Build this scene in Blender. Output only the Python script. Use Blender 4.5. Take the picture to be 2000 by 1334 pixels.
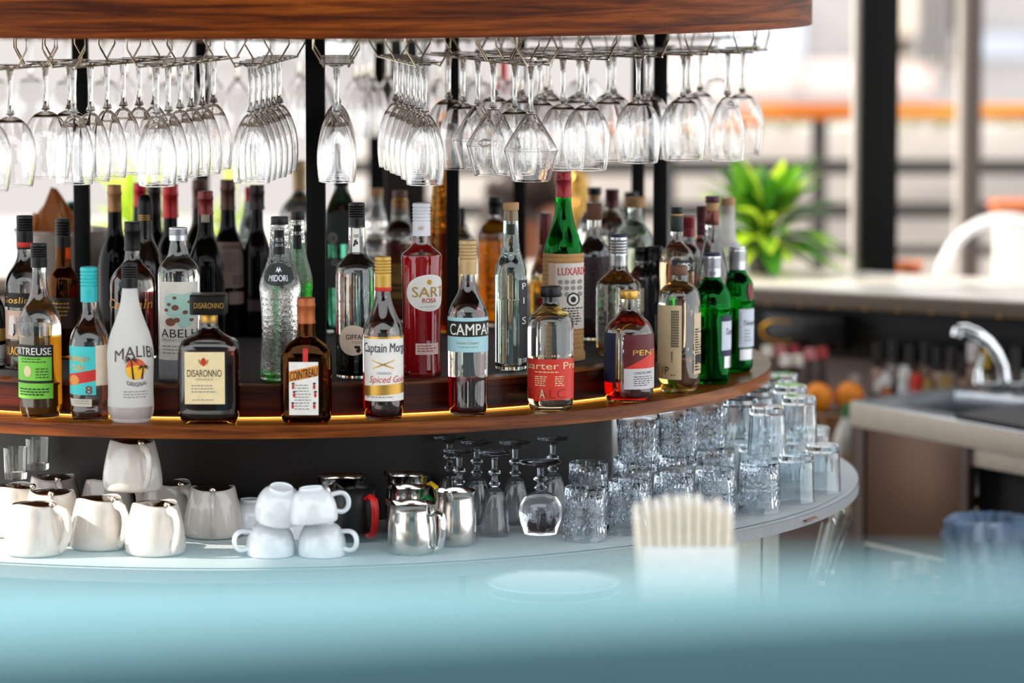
import bpy, bmesh, math, random
from math import sin, cos, pi, radians, sqrt, asin, atan2, hypot
from mathutils import Vector, Matrix
random.seed(7)
for o in list(bpy.data.objects): bpy.data.objects.remove(o)
SC = bpy.context.scene
COL = SC.collection

# ------------------------------------------------------------------ camera, sky, sun, exposure
CZ = 2.0                      # eye height above the bar floor
PITCH = 0.1082
FPX = 7500.0                  # focal length in pixels of the 2000 px wide frame (135 mm)
cam = bpy.data.cameras.new('camera'); camo = bpy.data.objects.new('camera', cam); COL.objects.link(camo)
cam.lens = 135.0; cam.sensor_width = 36.0; cam.clip_start = 0.05; cam.clip_end = 400
camo.location = (0, 0, CZ); camo.rotation_euler = (pi/2 - PITCH, 0, 0)
cam.dof.use_dof = True; cam.dof.focus_distance = 6.86; cam.dof.aperture_fstop = 2.2
SC.camera = camo
SC.view_settings.view_transform = 'Standard'; SC.view_settings.look = 'None'
SC.view_settings.gamma = 1.0; SC.view_settings.use_curve_mapping = False
SC.view_settings.exposure = 0.30
cy = SC.cycles
cy.use_denoising = True; cy.max_bounces = 40; cy.diffuse_bounces = 4; cy.glossy_bounces = 6
cy.transmission_bounces = 40; cy.transparent_max_bounces = 64; cy.caustics_reflective = False; cy.caustics_refractive = True
cy.sample_clamp_indirect = 6.0; cy.sample_clamp_direct = 0.0; cy.blur_glossy = 1.0
w = bpy.data.worlds.new('sky'); SC.world = w; w.use_nodes = True
bg = w.node_tree.nodes['Background']; bg.inputs[0].default_value = (0.93, 0.97, 1.0, 1); bg.inputs[1].default_value = 2.2
sun = bpy.data.lights.new('sun', 'SUN'); suno = bpy.data.objects.new('sun', sun); COL.objects.link(suno)
sun.energy = 7.0; sun.angle = radians(0.6); sun.color = (1.0, 0.90, 0.76)
SUN_DIR = Vector((1.0, 0.08, -0.60))        # from the left, fairly low
suno.rotation_euler = SUN_DIR.to_track_quat('-Z', 'Y').to_euler()

# ------------------------------------------------------------------ helpers
_c, _s = cos(PITCH), sin(PITCH)
def at(px, py, z):
    """the point at height z seen at photograph pixel (px, py)"""
    dx = (px-1000)/FPX; dv = (667-py)/FPX
    d = Vector((dx, _c+dv*_s, -_s+dv*_c)); t = (z-CZ)/d.z
    return Vector((d.x*t, d.y*t, z))
def atd(px, py, y):
    """the point at distance y seen at photograph pixel (px, py)"""
    dx = (px-1000)/FPX; dv = (667-py)/FPX
    d = Vector((dx, _c+dv*_s, -_s+dv*_c)); t = y/d.y
    return Vector((d.x*t, y, CZ+d.z*t))
def scale_at(p): return (p.y*_c-(p.z-CZ)*_s)/FPX       # metres per pixel
def hx(h):
    h = h.lstrip('#'); v = [int(h[i:i+2], 16)/255 for i in (0, 2, 4)]
    return tuple(x/12.92 if x <= .04045 else ((x+.055)/1.055)**2.4 for x in v)
_m = {}
def nodes(name):
    m = bpy.data.materials.new(name); m.use_nodes = True; nt = m.node_tree; nt.nodes.clear()
    out = nt.nodes.new('ShaderNodeOutputMaterial'); return m, nt, out
def P(name, color='#808080', rough=.5, metal=0., spec=.5, trans=0., coat=0., ior=1.45, bump=None, sss=0.):
    """plain surface with a little grain in its colour"""
    if name in _m: return _m[name]
    m, nt, out = nodes(name); b = nt.nodes.new('ShaderNodeBsdfPrincipled'); nt.links.new(b.outputs[0], out.inputs[0])
    col = hx(color) if isinstance(color, str) else color
    b.inputs['Base Color'].default_value = (*col, 1); b.inputs['Roughness'].default_value = rough
    b.inputs['Metallic'].default_value = metal; b.inputs['Specular IOR Level'].default_value = spec
    b.inputs['Transmission Weight'].default_value = trans; b.inputs['Coat Weight'].default_value = coat; b.inputs['IOR'].default_value = ior
    n = nt.nodes.new('ShaderNodeTexNoise'); n.inputs['Scale'].default_value = bump[0] if bump else 60; n.inputs['Detail'].default_value = 4
    tc = nt.nodes.new('ShaderNodeTexCoord'); nt.links.new(tc.outputs['Object'], n.inputs['Vector'])
    if trans == 0:
        mx = nt.nodes.new('ShaderNodeMix'); mx.data_type = 'RGBA'; nt.links.new(n.outputs['Fac'], mx.inputs[0])
        mx.inputs[6].default_value = (*[c*.86 for c in col], 1); mx.inputs[7].default_value = (*[min(1, c*1.12) for c in col], 1)
        nt.links.new(mx.outputs[2], b.inputs['Base Color'])
    if bump:
        bp = nt.nodes.new('ShaderNodeBump'); bp.inputs['Strength'].default_value = bump[1]; bp.inputs['Distance'].default_value = .002
        nt.links.new(n.outputs['Fac'], bp.inputs['Height']); nt.links.new(bp.outputs[0], b.inputs['Normal'])
    _m[name] = m; return m
def thin(name, tint=(.96, .97, .97), edge=(.55, .58, .6), rough=.03, power=2.5, bump=None, milk=None):
    """thin-walled glass: clear face-on, darker and more mirror-like where the wall is seen along its length"""
    if name in _m: return _m[name]
    m, nt, out = nodes(name); N = nt.nodes.new; L = nt.links.new
    lw = N('ShaderNodeLayerWeight'); lw.inputs['Blend'].default_value = .5
    pw = N('ShaderNodeMath'); pw.operation = 'POWER'; L(lw.outputs['Facing'], pw.inputs[0]); pw.inputs[1].default_value = power
    mx = N('ShaderNodeMix'); mx.data_type = 'RGBA'; L(pw.outputs[0], mx.inputs[0]); mx.inputs[6].default_value = (*tint, 1); mx.inputs[7].default_value = (*edge, 1)
    tr = N('ShaderNodeBsdfTransparent'); L(mx.outputs[2], tr.inputs[0])
    gl = N('ShaderNodeBsdfGlossy'); gl.inputs['Roughness'].default_value = rough
    fr = N('ShaderNodeFresnel'); fr.inputs[0].default_value = 1.5
    ml = N('ShaderNodeMath'); ml.operation = 'MULTIPLY_ADD'; L(fr.outputs[0], ml.inputs[0]); ml.inputs[1].default_value = 1.3; ml.inputs[2].default_value = .02; ml.use_clamp = True
    ms = N('ShaderNodeMixShader'); L(ml.outputs[0], ms.inputs[0]); L(tr.outputs[0], ms.inputs[1]); L(gl.outputs[0], ms.inputs[2])
    last = ms
    if milk:
        df = N('ShaderNodeBsdfTranslucent'); df.inputs[0].default_value = (*milk[:3], 1); d2 = N('ShaderNodeBsdfDiffuse'); d2.inputs[0].default_value = (*milk[:3], 1)
        a = N('ShaderNodeMixShader'); a.inputs[0].default_value = .5; L(df.outputs[0], a.inputs[1]); L(d2.outputs[0], a.inputs[2])
        b = N('ShaderNodeMixShader'); b.inputs[0].default_value = milk[3]; L(ms.outputs[0], b.inputs[1]); L(a.outputs[0], b.inputs[2]); last = b
    if bump:
        n = N('ShaderNodeTexNoise'); n.inputs['Scale'].default_value = bump[0]; tc = N('ShaderNodeTexCoord'); L(tc.outputs['Object'], n.inputs['Vector'])
        bp = N('ShaderNodeBump'); bp.inputs['Strength'].default_value = bump[1]; bp.inputs['Distance'].default_value = .003; L(n.outputs['Fac'], bp.inputs['Height'])
        L(bp.outputs[0], gl.inputs['Normal']); L(bp.outputs[0], fr.inputs['Normal']); L(bp.outputs[0], lw.inputs['Normal'])
    L(last.outputs[0], out.inputs[0]); _m[name] = m; return m
def liquid(name, color, milk=.12, ior=1.33):
    """clear coloured liquid (refracting), with a little of its colour scattered"""
    if name in _m: return _m[name]
    m, nt, out = nodes(name); N = nt.nodes.new; L = nt.links.new
    g = N('ShaderNodeBsdfGlass'); g.inputs['Color'].default_value = (*color, 1); g.inputs['IOR'].default_value = ior; g.inputs['Roughness'].default_value = .0
    t = N('ShaderNodeBsdfTranslucent'); t.inputs[0].default_value = (*color, 1); d = N('ShaderNodeBsdfDiffuse'); d.inputs[0].default_value = (*color, 1)
    a = N('ShaderNodeMixShader'); a.inputs[0].default_value = .35; L(t.outputs[0], a.inputs[1]); L(d.outputs[0], a.inputs[2])
    b = N('ShaderNodeMixShader'); b.inputs[0].default_value = milk; L(g.outputs[0], b.inputs[1]); L(a.outputs[0], b.inputs[2]); L(b.outputs[0], out.inputs[0])
    _m[name] = m; return m
def solid_glass(name, color=(1, 1, 1), rough=0., ior=1.5, bump=None):
    if name in _m: return _m[name]
    m, nt, out = nodes(name); g = nt.nodes.new('ShaderNodeBsdfGlass'); g.inputs['Color'].default_value = (*color, 1); g.inputs['IOR'].default_value = ior; g.inputs['Roughness'].default_value = rough
    if bump:
        n = nt.nodes.new('ShaderNodeTexNoise'); n.inputs['Scale'].default_value = bump[0]; tc = nt.nodes.new('ShaderNodeTexCoord'); nt.links.new(tc.outputs['Object'], n.inputs['Vector'])
        bp = nt.nodes.new('ShaderNodeBump'); bp.inputs['Strength'].default_value = bump[1]; bp.inputs['Distance'].default_value = .002; nt.links.new(n.outputs['Fac'], bp.inputs['Height']); nt.links.new(bp.outputs[0], g.inputs['Normal'])
    nt.links.new(g.outputs[0], out.inputs[0]); _m[name] = m; return m
def leafy(name, c1='#88aa44', c2='#aacc55'):
    if name in _m: return _m[name]
    m, nt, out = nodes(name); N = nt.nodes.new; L = nt.links.new
    n = N('ShaderNodeTexNoise'); n.inputs['Scale'].default_value = 14; tc = N('ShaderNodeTexCoord'); L(tc.outputs['Object'], n.inputs['Vector'])
    mx = N('ShaderNodeMix'); mx.data_type = 'RGBA'; L(n.outputs['Fac'], mx.inputs[0]); mx.inputs[6].default_value = (*hx(c1), 1); mx.inputs[7].default_value = (*hx(c2), 1)
    b = N('ShaderNodeBsdfPrincipled'); b.inputs['Roughness'].default_value = .4; L(mx.outputs[2], b.inputs['Base Color'])
    t = N('ShaderNodeBsdfTranslucent'); L(mx.outputs[2], t.inputs[0]); s = N('ShaderNodeMixShader'); s.inputs[0].default_value = .55
    L(b.outputs[0], s.inputs[1]); L(t.outputs[0], s.inputs[2]); L(s.outputs[0], out.inputs[0]); _m[name] = m; return m
def wood(name, dark, mid, light, scale=(3.0, 55.0), rough=.35, coat=.25):
    """oak: grain runs along U of the mesh's own UV map (metres)"""
    if name in _m: return _m[name]
    m, nt, out = nodes(name); N = nt.nodes.new; L = nt.links.new
    uv = N('ShaderNodeUVMap'); mp = N('ShaderNodeMapping'); mp.inputs['Scale'].default_value = (scale[0], scale[1], 1); L(uv.outputs[0], mp.inputs['Vector'])
    n1 = N('ShaderNodeTexNoise'); n1.inputs['Scale'].default_value = 1.0; n1.inputs['Detail'].default_value = 5; n1.inputs['Distortion'].default_value = .7; L(mp.outputs[0], n1.inputs['Vector'])
    mp2 = N('ShaderNodeMapping'); mp2.inputs['Scale'].default_value = (scale[0]*5, scale[1]*7, 1); L(uv.outputs[0], mp2.inputs['Vector'])
    n2 = N('ShaderNodeTexNoise'); n2.inputs['Scale'].default_value = 1.0; n2.inputs['Detail'].default_value = 3; L(mp2.outputs[0], n2.inputs['Vector'])
    r = N('ShaderNodeValToRGB'); L(n1.outputs['Fac'], r.inputs[0]); e = r.color_ramp.elements
    e[0].position = .36; e[0].color = (*hx(dark), 1); e[1].position = .66; e[1].color = (*hx(light), 1); q = r.color_ramp.elements.new(.5); q.color = (*hx(mid), 1)
    r2 = N('ShaderNodeValToRGB'); L(n2.outputs['Fac'], r2.inputs[0]); r2.color_ramp.elements[0].position = .3; r2.color_ramp.elements[0].color = (.30, .27, .25, 1); r2.color_ramp.elements[1].position = .5; r2.color_ramp.elements[1].color = (1, 1, 1, 1)
    mx = N('ShaderNodeMix'); mx.data_type = 'RGBA'; mx.blend_type = 'MULTIPLY'; mx.inputs[0].default_value = .8; L(r.outputs[0], mx.inputs[6]); L(r2.outputs[0], mx.inputs[7])
    b = N('ShaderNodeBsdfPrincipled'); b.inputs['Roughness'].default_value = rough; b.inputs['Specular IOR Level'].default_value = .12; b.inputs['Coat Weight'].default_value = coat; b.inputs['Coat Roughness'].default_value = .2; L(mx.outputs[2], b.inputs['Base Color'])
    L(b.outputs[0], out.inputs[0]); _m[name] = m; return m
def emit(name, color, strength):
    if name in _m: return _m[name]
    m, nt, out = nodes(name); e = nt.nodes.new('ShaderNodeEmission'); e.inputs[0].default_value = (*color, 1); e.inputs[1].default_value = strength
    nt.links.new(e.outputs[0], out.inputs[0]); _m[name] = m; return m

def tag(o, label=None, cat=None, group=None, kind=None):
    if label: o['label'] = label
    if cat: o['category'] = cat
    if group: o['group'] = group
    if kind: o['kind'] = kind
    return o
def empty(name, loc=(0, 0, 0), rz=0., label=None, cat=None, group=None):
    o = bpy.data.objects.new(name, None); COL.objects.link(o); o.location = loc; o.rotation_euler = (0, 0, rz); o.empty_display_size = .02
    return tag(o, label, cat, group)
def link(name, me, mat=None, parent=None, loc=(0, 0, 0), rot=(0, 0, 0)):
    o = bpy.data.objects.new(name, me); COL.objects.link(o); o.location = loc; o.rotation_euler = rot
    if parent: o.parent = parent
    if mat and not me.materials: me.materials.append(mat)
    return o
def mesh(name, vs, fs, smooth=40, uv=None):
    me = bpy.data.meshes.new(name); me.from_pydata([tuple(v) for v in vs], [], fs); me.update()
    if uv:
        l = me.uv_layers.new(name='UVMap')
        for i, lp in enumerate(me.loops): l.data[i].uv = uv[lp.vertex_index]
    if smooth:
        me.polygons.foreach_set('use_smooth', [True]*len(me.polygons)); me.set_sharp_from_angle(angle=radians(smooth))
    return me
def chaikin(p, n=2):
    for _ in range(n):
        q = [p[0]]
        for a, b in zip(p, p[1:]):
            q.append(tuple(.75*x+.25*y for x, y in zip(a, b))); q.append(tuple(.25*x+.75*y for x, y in zip(a, b)))
        q.append(p[-1]); p = q
    return p
def surf_xy(r, a, n=2.0, dep=1.0):
    """point of a round (n=2) or squared (n>2) section of half width r; a = 0 faces the camera"""
    sx, cx_ = sin(a), cos(a)
    k = 1.0 if n <= 2.001 else (abs(sx)**n+abs(cx_)**n)**(-1/n)
    return r*k*sx, -r*k*cx_*dep
def lathe_data(prof, seg=32, nf=None, depf=None, rfun=None):
    """rings of (r, z); nf(r,z) -> exponent of the section; rfun(r,z,a) -> r"""
    vs, fs, rings = [], [], []
    for r, z in prof:
        if r < 1e-6: rings.append([len(vs)]); vs.append((0, 0, z)); continue
        ring = []
        for i in range(seg):
            a = 2*pi*i/seg; rr = rfun(r, z, a) if rfun else r
            x, y = surf_xy(rr, a, nf(r, z) if nf else 2.0, depf(r, z) if depf else 1.0)
            ring.append(len(vs)); vs.append((x, y, z))
        rings.append(ring)
    for A, B in zip(rings, rings[1:]):
        if len(A) == 1 and len(B) == 1: continue
        for i in range(seg):
            j = (i+1) % seg
            if len(A) == 1: fs.append((A[0], B[j], B[i]))
            elif len(B) == 1: fs.append((A[i], A[j], B[0]))
            else: fs.append((A[i], A[j], B[j], B[i]))
    return vs, fs
def lathe(name, prof, mat, parent=None, seg=32, loc=(0, 0, 0), rot=(0, 0, 0), smooth=40, nf=None, depf=None, rfun=None):
    # profile from the bottom up or the top down; faces are turned outward afterwards
    vs, fs = lathe_data(prof, seg, nf, depf, rfun)
    me = mesh(name, vs, fs, 0); fix(me)
    if smooth: me.polygons.foreach_set('use_smooth', [True]*len(me.polygons)); me.set_sharp_from_angle(angle=radians(smooth))
    return link(name, me, mat, parent, loc, rot)
def fix(me):
    bm = bmesh.new(); bm.from_mesh(me); bmesh.ops.recalc_face_normals(bm, faces=bm.faces); bm.to_mesh(me); bm.free()
def box_data(x0, x1, y0, y1, z0, z1, bev=0.0):
    bm = bmesh.new(); bmesh.ops.create_cube(bm, size=1)
    for v in bm.verts: v.co = Vector(((x0+x1)/2+v.co.x*(x1-x0), (y0+y1)/2+v.co.y*(y1-y0), (z0+z1)/2+v.co.z*(z1-z0)))
    if bev: bmesh.ops.bevel(bm, geom=list(bm.edges), offset=bev, segments=2, affect='EDGES', profile=.6)
    return bm
def box(name, x0, x1, y0, y1, z0, z1, mat, parent=None, bev=.003, loc=(0, 0, 0), rot=(0, 0, 0), uv=False):
    bm = box_data(x0, x1, y0, y1, z0, z1, bev); me = bpy.data.meshes.new(name)
    if uv:
        l = bm.loops.layers.uv.new('UVMap')
        for f in bm.faces:
            n = f.normal; ax = max(range(3), key=lambda i: abs(n[i]))
            for lp in f.loops:
                c = lp.vert.co; lp[l].uv = (c.y, c.z) if ax == 0 else (c.x, c.z) if ax == 1 else (c.x, c.y)
    bm.to_mesh(me); bm.free(); me.polygons.foreach_set('use_smooth', [True]*len(me.polygons)); me.set_sharp_from_angle(angle=radians(35))
    return link(name, me, mat, parent, loc, rot)
def prism(name, pts, z0, z1, mat, parent=None, bev=.004):
    """upright prism over the polygon pts (x, y), counter-clockwise"""
    n = len(pts); vs = [(x, y, z0) for x, y in pts]+[(x, y, z1) for x, y in pts]
    fs = [tuple(range(n))[::-1], tuple(range(n, 2*n))]+[(i, (i+1) % n, n+(i+1) % n, n+i) for i in range(n)]
    me = mesh(name, vs, fs, 0)
    bm = bmesh.new(); bm.from_mesh(me)
    if bev: bmesh.ops.bevel(bm, geom=list(bm.edges), offset=bev, segments=2, affect='EDGES', profile=.6)
    l = bm.loops.layers.uv.new('UVMap')
    for f in bm.faces:
        for lp in f.loops: lp[l].uv = (lp.vert.co.x, lp.vert.co.z if abs(f.normal.z) < .5 else lp.vert.co.y)
    bm.to_mesh(me); bm.free(); me.polygons.foreach_set('use_smooth', [True]*len(me.polygons)); me.set_sharp_from_angle(angle=radians(35))
    return link(name, me, mat, parent)
def tube_data(pts, r, seg=8, flat=1.0, up=Vector((0, 0, 1)), base=0):
    """swept tube; r a number or one per point; flat < 1 squeezes it along the sweep's normal"""
    pts = [Vector(p) for p in pts]; vs, fs = [], []; n = len(pts)
    for i, p in enumerate(pts):
        t = (pts[min(i+1, n-1)]-pts[max(i-1, 0)]).normalized(); a = t.cross(up)
        if a.length < 1e-4: a = t.cross(Vector((1, 0, 0)))
        a.normalize(); b = t.cross(a); rr = r[i] if isinstance(r, (list, tuple)) else r
        for k in range(seg):
            q = 2*pi*k/seg; vs.append(p+a*cos(q)*rr+b*sin(q)*rr*flat)
    for i in range(n-1):
        for k in range(seg):
            k2 = (k+1) % seg; fs.append((base+i*seg+k, base+i*seg+k2, base+(i+1)*seg+k2, base+(i+1)*seg+k))
    fs.append(tuple(base+k for k in range(seg))[::-1]); fs.append(tuple(base+(n-1)*seg+k for k in range(seg)))
    return vs, fs
def tube(name, pts, r, mat, parent=None, seg=8, flat=1.0, up=Vector((0, 0, 1)), loc=(0, 0, 0), rot=(0, 0, 0)):
    vs, fs = tube_data(pts, r, seg, flat, up); me = mesh(name, vs, fs, 50); fix(me); return link(name, me, mat, parent, loc, rot)
def copy_tree(o, parent=None):
    c = o.copy(); COL.objects.link(c)
    if parent: c.parent = parent
    for ch in list(o.children): copy_tree(ch, c)
    return c

# ------------------------------------------------------------------ lettering (built-in font turned to meshes in one go)
_texts = []
def text(body, mat, parent, fn, u0, u1, z0, z1, shear=0., bold=0., arc=0., step=.004, name='lettering'):
    """body fitted into the box u0..u1 by z0..z1 of a label; fn(u, z, off) gives the point on the label"""
    cu = bpy.data.curves.new('text', 'FONT'); cu.body = body; cu.size = 1; cu.shear = shear; cu.resolution_u = 3
    ob = bpy.data.objects.new('text', cu); COL.objects.link(ob)
    _texts.append((ob, mat, parent, fn, u0, u1, z0, z1, arc, step, name, bold))
def build_texts():
    dg = bpy.context.evaluated_depsgraph_get()
    for ob, mat, parent, fn, u0, u1, z0, z1, arc, step, name, bold in _texts:
        me = bpy.data.meshes.new_from_object(ob.evaluated_get(dg))
        if len(me.vertices) == 0: continue
        bm = bmesh.new(); bm.from_mesh(me); bpy.data.meshes.remove(me)
        xs = [v.co.x for v in bm.verts]; ys = [v.co.y for v in bm.verts]; xa, xb, ya, yb = min(xs), max(xs), min(ys), max(ys)
        for v in bm.verts:
            v.co.x = u0+(v.co.x-xa)/max(xb-xa, 1e-6)*(u1-u0); v.co.y = z0+(v.co.y-ya)/max(yb-ya, 1e-6)*(z1-z0)
        k = int((u1-u0)/step)
        for i in range(1, k+1):
            bmesh.ops.bisect_plane(bm, geom=bm.verts[:]+bm.edges[:]+bm.faces[:], plane_co=(u0+i*(u1-u0)/(k+1), 0, 0), plane_no=(1, 0, 0))
        if bold >= .015:                                  # heavier strokes: the same letters once more, a hair to the side
            src = [(tuple(v.co.copy() for v in f.verts)) for f in bm.faces]
            for f in src: bm.faces.new([bm.verts.new((c.x+bold*.9*(z1-z0), c.y, .00008)) for c in f])
        um = (u0+u1)/2; uh = max((u1-u0)/2, 1e-6)
        for v in bm.verts: v.co = Vector(fn(v.co.x, v.co.y-arc*((v.co.x-um)/uh)**2, .0008+v.co.z))
        m2 = bpy.data.meshes.new(name); bm.to_mesh(m2); bm.free(); m2.materials.append(mat)
        link(name, m2, None, parent)
    for t in _texts:
        d = t[0].data; bpy.data.objects.remove(t[0]); bpy.data.curves.remove(d)

# ------------------------------------------------------------------ the round back bar
AX = Vector((-0.4997, 7.586, 0)); Z1 = CZ-.861; Z2 = Z1+.0585; ZL = CZ-1.081; ZC = CZ-.195; ZF = CZ-.239
R1, R2, RC, RT = 1.0133, 1.1866, 1.0877, .912
OAK = wood('oak_canopy', '#471a04', '#6f3108', '#954a12', (3.0, 75), .5, .0)
OAK2 = wood('oak_shelf', '#451d05', '#6e350d', '#92521c', (2.5, 42), .33, .15)
UNDER = wood('oak_underside_lit_tone', '#8a5a30', '#a8713f', '#bd8650', (2.5, 30), .4, .1)  # lighter than the canopy oak, to look lit and tint the glasses brown
WALN = wood('walnut_riser', '#240903', '#3f1206', '#5c1f0a', (2.0, 40), .35, .1)
BLACK = P('black_powder_coat', '#050505', .5, spec=.25); DARK = P('dark_lacquer', '#15100d', .5)
STEEL = P('brushed_steel', '#c9ccce', .28, 1.0); CHROME = P('chrome', '#e6e8ea', .06, 1.0); WIRE = P('bright_wire', '#b9a893', .22, 1.0)
SLATE = P('grey_rubber_mat', '#3a383b', .6, bump=(900, .3))
def band(name, r, z0, z1, mat, parent, seg=160, rows=1, a0=-pi, a1=pi, out=True):
    vs, fs, uv = [], [], []; full = abs(a1-a0-2*pi) < 1e-6
    for j in range(rows+1):
        for i in range(seg+1):
            a = a0+(a1-a0)*i/seg; z = z0+(z1-z0)*j/rows
            vs.append((r*sin(a), -r*cos(a), z)); uv.append((a*r, z))
    for j in range(rows):
        for i in range(seg):
            q = j*(seg+1)+i; f = (q, q+1, q+seg+2, q+seg+1); fs.append(f if out else f[::-1])
    return link(name, mesh(name, vs, fs, 60, uv), mat, parent)
def annulus(name, r0, r1, z, mat, parent, seg=160, up=True):
    vs, fs, uv = [], [], []
    for i in range(seg+1):
        a = 2*pi*i/seg
        for r in (r0, r1): vs.append((r*sin(a), -r*cos(a), z)); uv.append((r*sin(a), r*cos(a)))
    for i in range(seg):
        f = (2*i, 2*i+1, 2*i+3, 2*i+2); fs.append(f if up else f[::-1])
    return link(name, mesh(name, vs, fs, 60, uv), mat, parent)
bar = empty('back_bar', AX, 0, 'round oak and black steel back bar island carrying bottles, glasses and mugs', 'bar')
def slab(name, r, z0, z1, mat, edge, rb=.004, r_in=0.0):
    e = band(name+'_edge', r, z0+rb*.5, z1-rb*.5, edge, bar)
    lip = band('edge_lip', r-rb*.25, z1-rb*.5, z1, edge, e); 
    annulus(name+'_top', r_in, r-rb*.25, z1, mat, bar); annulus(name+'_underside', r_in, r, z0+rb*.5, UNDER if name == 'canopy' else mat, bar, up=False)
slab('canopy', RC, ZC, ZC+.30, OAK, OAK)
slab('bottle_shelf', R1, Z1-.0245, Z1, OAK2, OAK2)
band('riser', RT, Z1, Z2, WALN, bar); annulus('tier_top', .872, RT+.003, Z2, OAK2, bar); band('tier_lip', RT+.003, Z2-.004, Z2, OAK2, bar)
annulus('rubber_mat', 0.0, .874, Z2+.0004, SLATE, bar)
LED = emit('led_warm', (1.0, .42, .06), 4.5)
band('led_strip', RT+.0035, Z1+.0006, Z1+.0028, LED, bar)
# lower worktop with ridged mat
def ridged():
    m, nt, out = nodes('ridged_white_mat'); N = nt.nodes.new; L = nt.links.new
    b = N('ShaderNodeBsdfPrincipled'); b.inputs['Base Color'].default_value = (*hx('#c9d2d6'), 1); b.inputs['Roughness'].default_value = .45
    tc = N('ShaderNodeTexCoord'); wv = N('ShaderNodeTexWave'); wv.inputs['Scale'].default_value = 60; wv.bands_direction = 'DIAGONAL'; L(tc.outputs['Object'], wv.inputs['Vector'])
    bp = N('ShaderNodeBump'); bp.inputs['Strength'].default_value = .7; bp.inputs['Distance'].default_value = .002; L(wv.outputs['Fac'], bp.inputs['Height']); L(bp.outputs[0], b.inputs['Normal'])
    L(b.outputs[0], out.inputs[0]); return m
CONC = P('speckled_stone_edge', '#8a8d90', .6, bump=(140, .5))
slab('worktop', R2, ZL-.026, ZL-.002, ridged(), CONC); annulus('ridged_mat', .2, R2-.012, ZL, bpy.data.materials['ridged_white_mat'], bar)
core = band('core_panel', .70, ZL, Z1-.02, P('core_panel', '#201915', .55, bump=(30, .1)), bar)
base = band('base_cabinet', 1.02, 0, ZL-.026, P('pale_cabinet', '#b9b4aa', .5), bar, rows=1)
for k in range(10):                                      # doors of the base cabinet, with shadow gaps
    a = radians(-120+k*24); band('cabinet_door', 1.03, .1, ZL-.05, P('pale_cabinet_door', '#c4beb2', .45), bar, seg=12, a0=a, a1=a+radians(23.3))
tagp = tube('edge_tag', [(R2*1.001*sin(a), -R2*1.001*cos(a), ZL-.0135) for a in [radians(61+i*.35) for i in range(8)]], .0075, P('copper_tag', '#8d5a3a', .4, .4), bar, 6, .25, Vector((0, 0, 1)))
def post(px, py, w, d, rz=0.):
    p = at(px, py, Z2)
    o = box('post', -w/2, w/2, -d/2, d/2, Z2, ZC+.02, BLACK, bar, .0025); o.location = (p.x-AX.x, p.y-AX.y, 0); o.rotation_euler.z = rz
for a in ((163.5, 668, .030, .030), (619, 700, .035, .032), (884.5, 655, .026, .03), (1288, 648, .0265, .03), (738, 560, .033, .03), (1014.5, 575, .029, .03), (1245, 585, .028, .03), (397, 565, .03, .03)): post(*a)

# ------------------------------------------------------------------ glass racks and hanging glasses
RACKC = Vector((-.36, 7.95, 0))
def rack(front, n, label, step=.073, half=.040):
    """two rails that hold the feet, hooked up to the canopy; runs from front towards the middle"""
    d = (RACKC-front); d.z = 0; d.normalize(); L = n*step+.03
    t = empty('glass_rack', (front.x, front.y, 0), atan2(d.y, d.x)-pi/2, label, 'rack')
    for sx in (-1, 1):
        tube('rail', [(sx*.021, -.045, ZF-.0052), (sx*.021, L, ZF-.0052)], .0018, WIRE, t, 6)
        for k in range(3):
            y = -.04+k*(L+.02)/2; tube('hook', [(sx*half, y, ZC+.0015), (sx*half, y, ZC-.018), (sx*(half-.003), y, ZC-.023), (sx*.022, y, ZF-.0045)], .0017, WIRE, t, 6)
    return [front+d*(k*step) for k in range(n)]
GBOWL = solid_glass('stemware_bowl', (.995, .995, .995))
GSTEM = solid_glass('stemware_stem', (.97, .98, .98))
def stem_glass(name, bowl, foot_r, stem_r, h_stem):
    """upside-down glass hung by its foot: origin at the foot, bowl downwards; bowl = [(r, depth below stem)]"""
    t = empty(name)
    f = [(0, .001), (foot_r*.96, .001), (foot_r, 0), (foot_r*.97, -.0014), (foot_r*.5, -.004), (foot_r*.2, -.008), (stem_r*1.25, -.018), (stem_r, -.034), (stem_r*.93, -h_stem*.6), (stem_r*1.05, -h_stem*.86), (stem_r*1.9, -h_stem+.002), (0, -h_stem-.001)]
    lathe('stem', f, GSTEM, t, 20)
    b = chaikin([(0.0005, -h_stem)]+[(r, -h_stem-z) for r, z in bowl], 2)
    b = b+[(r-.0006, z-.0008) for r, z in b[-1:]]+[(max(0, r-.0017), z-(.0020 if r < .02 else .0005)) for r, z in reversed(b[2:])]+[(0, b[1][1]-.0020)]
    lathe('bowl', b, GBOWL, t, 28)
    return t
tulip = stem_glass('wine_glass', [(.007, .001), (.013, .006), (.0205, .018), (.028, .036), (.0335, .060), (.0350, .082), (.0335, .106), (.0315, .122)], .031, .0045, .088)
round_ = stem_glass('wine_glass', [(.008, .001), (.018, .005), (.030, .016), (.040, .036), (.0440, .060), (.0430, .082), (.0400, .105), (.0370, .120)], .035, .0042, .088)
angular = stem_glass('wine_glass', [(.010, .0), (.010, .0), (.046, .058), (.0485, .064), (.0485, .064), (.047, .068), (.034, .118), (.034, .118)], .036, .004, .092)
protos = {'t': tulip, 'r': round_, 'a': angular}; used = set()
ORD = ['nearest', 'second', 'third', 'fourth', 'fifth', 'sixth', 'seventh']
KIND = {'t': 'slim tulip wine glass', 'r': 'round wine glass', 'a': 'angular wine glass'}
STEP = {'t': .0735, 'r': .0905, 'a': .0905}; GR = {'t': .0342, 'r': .0435, 'a': .0450}; placed = []
def free(kind, p):
    if any(hypot(p.x-x, p.y-y) < GR[kind]+r-.001 for x, y, r in placed): return False
    placed.append((p.x, p.y, GR[kind])); return True
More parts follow.
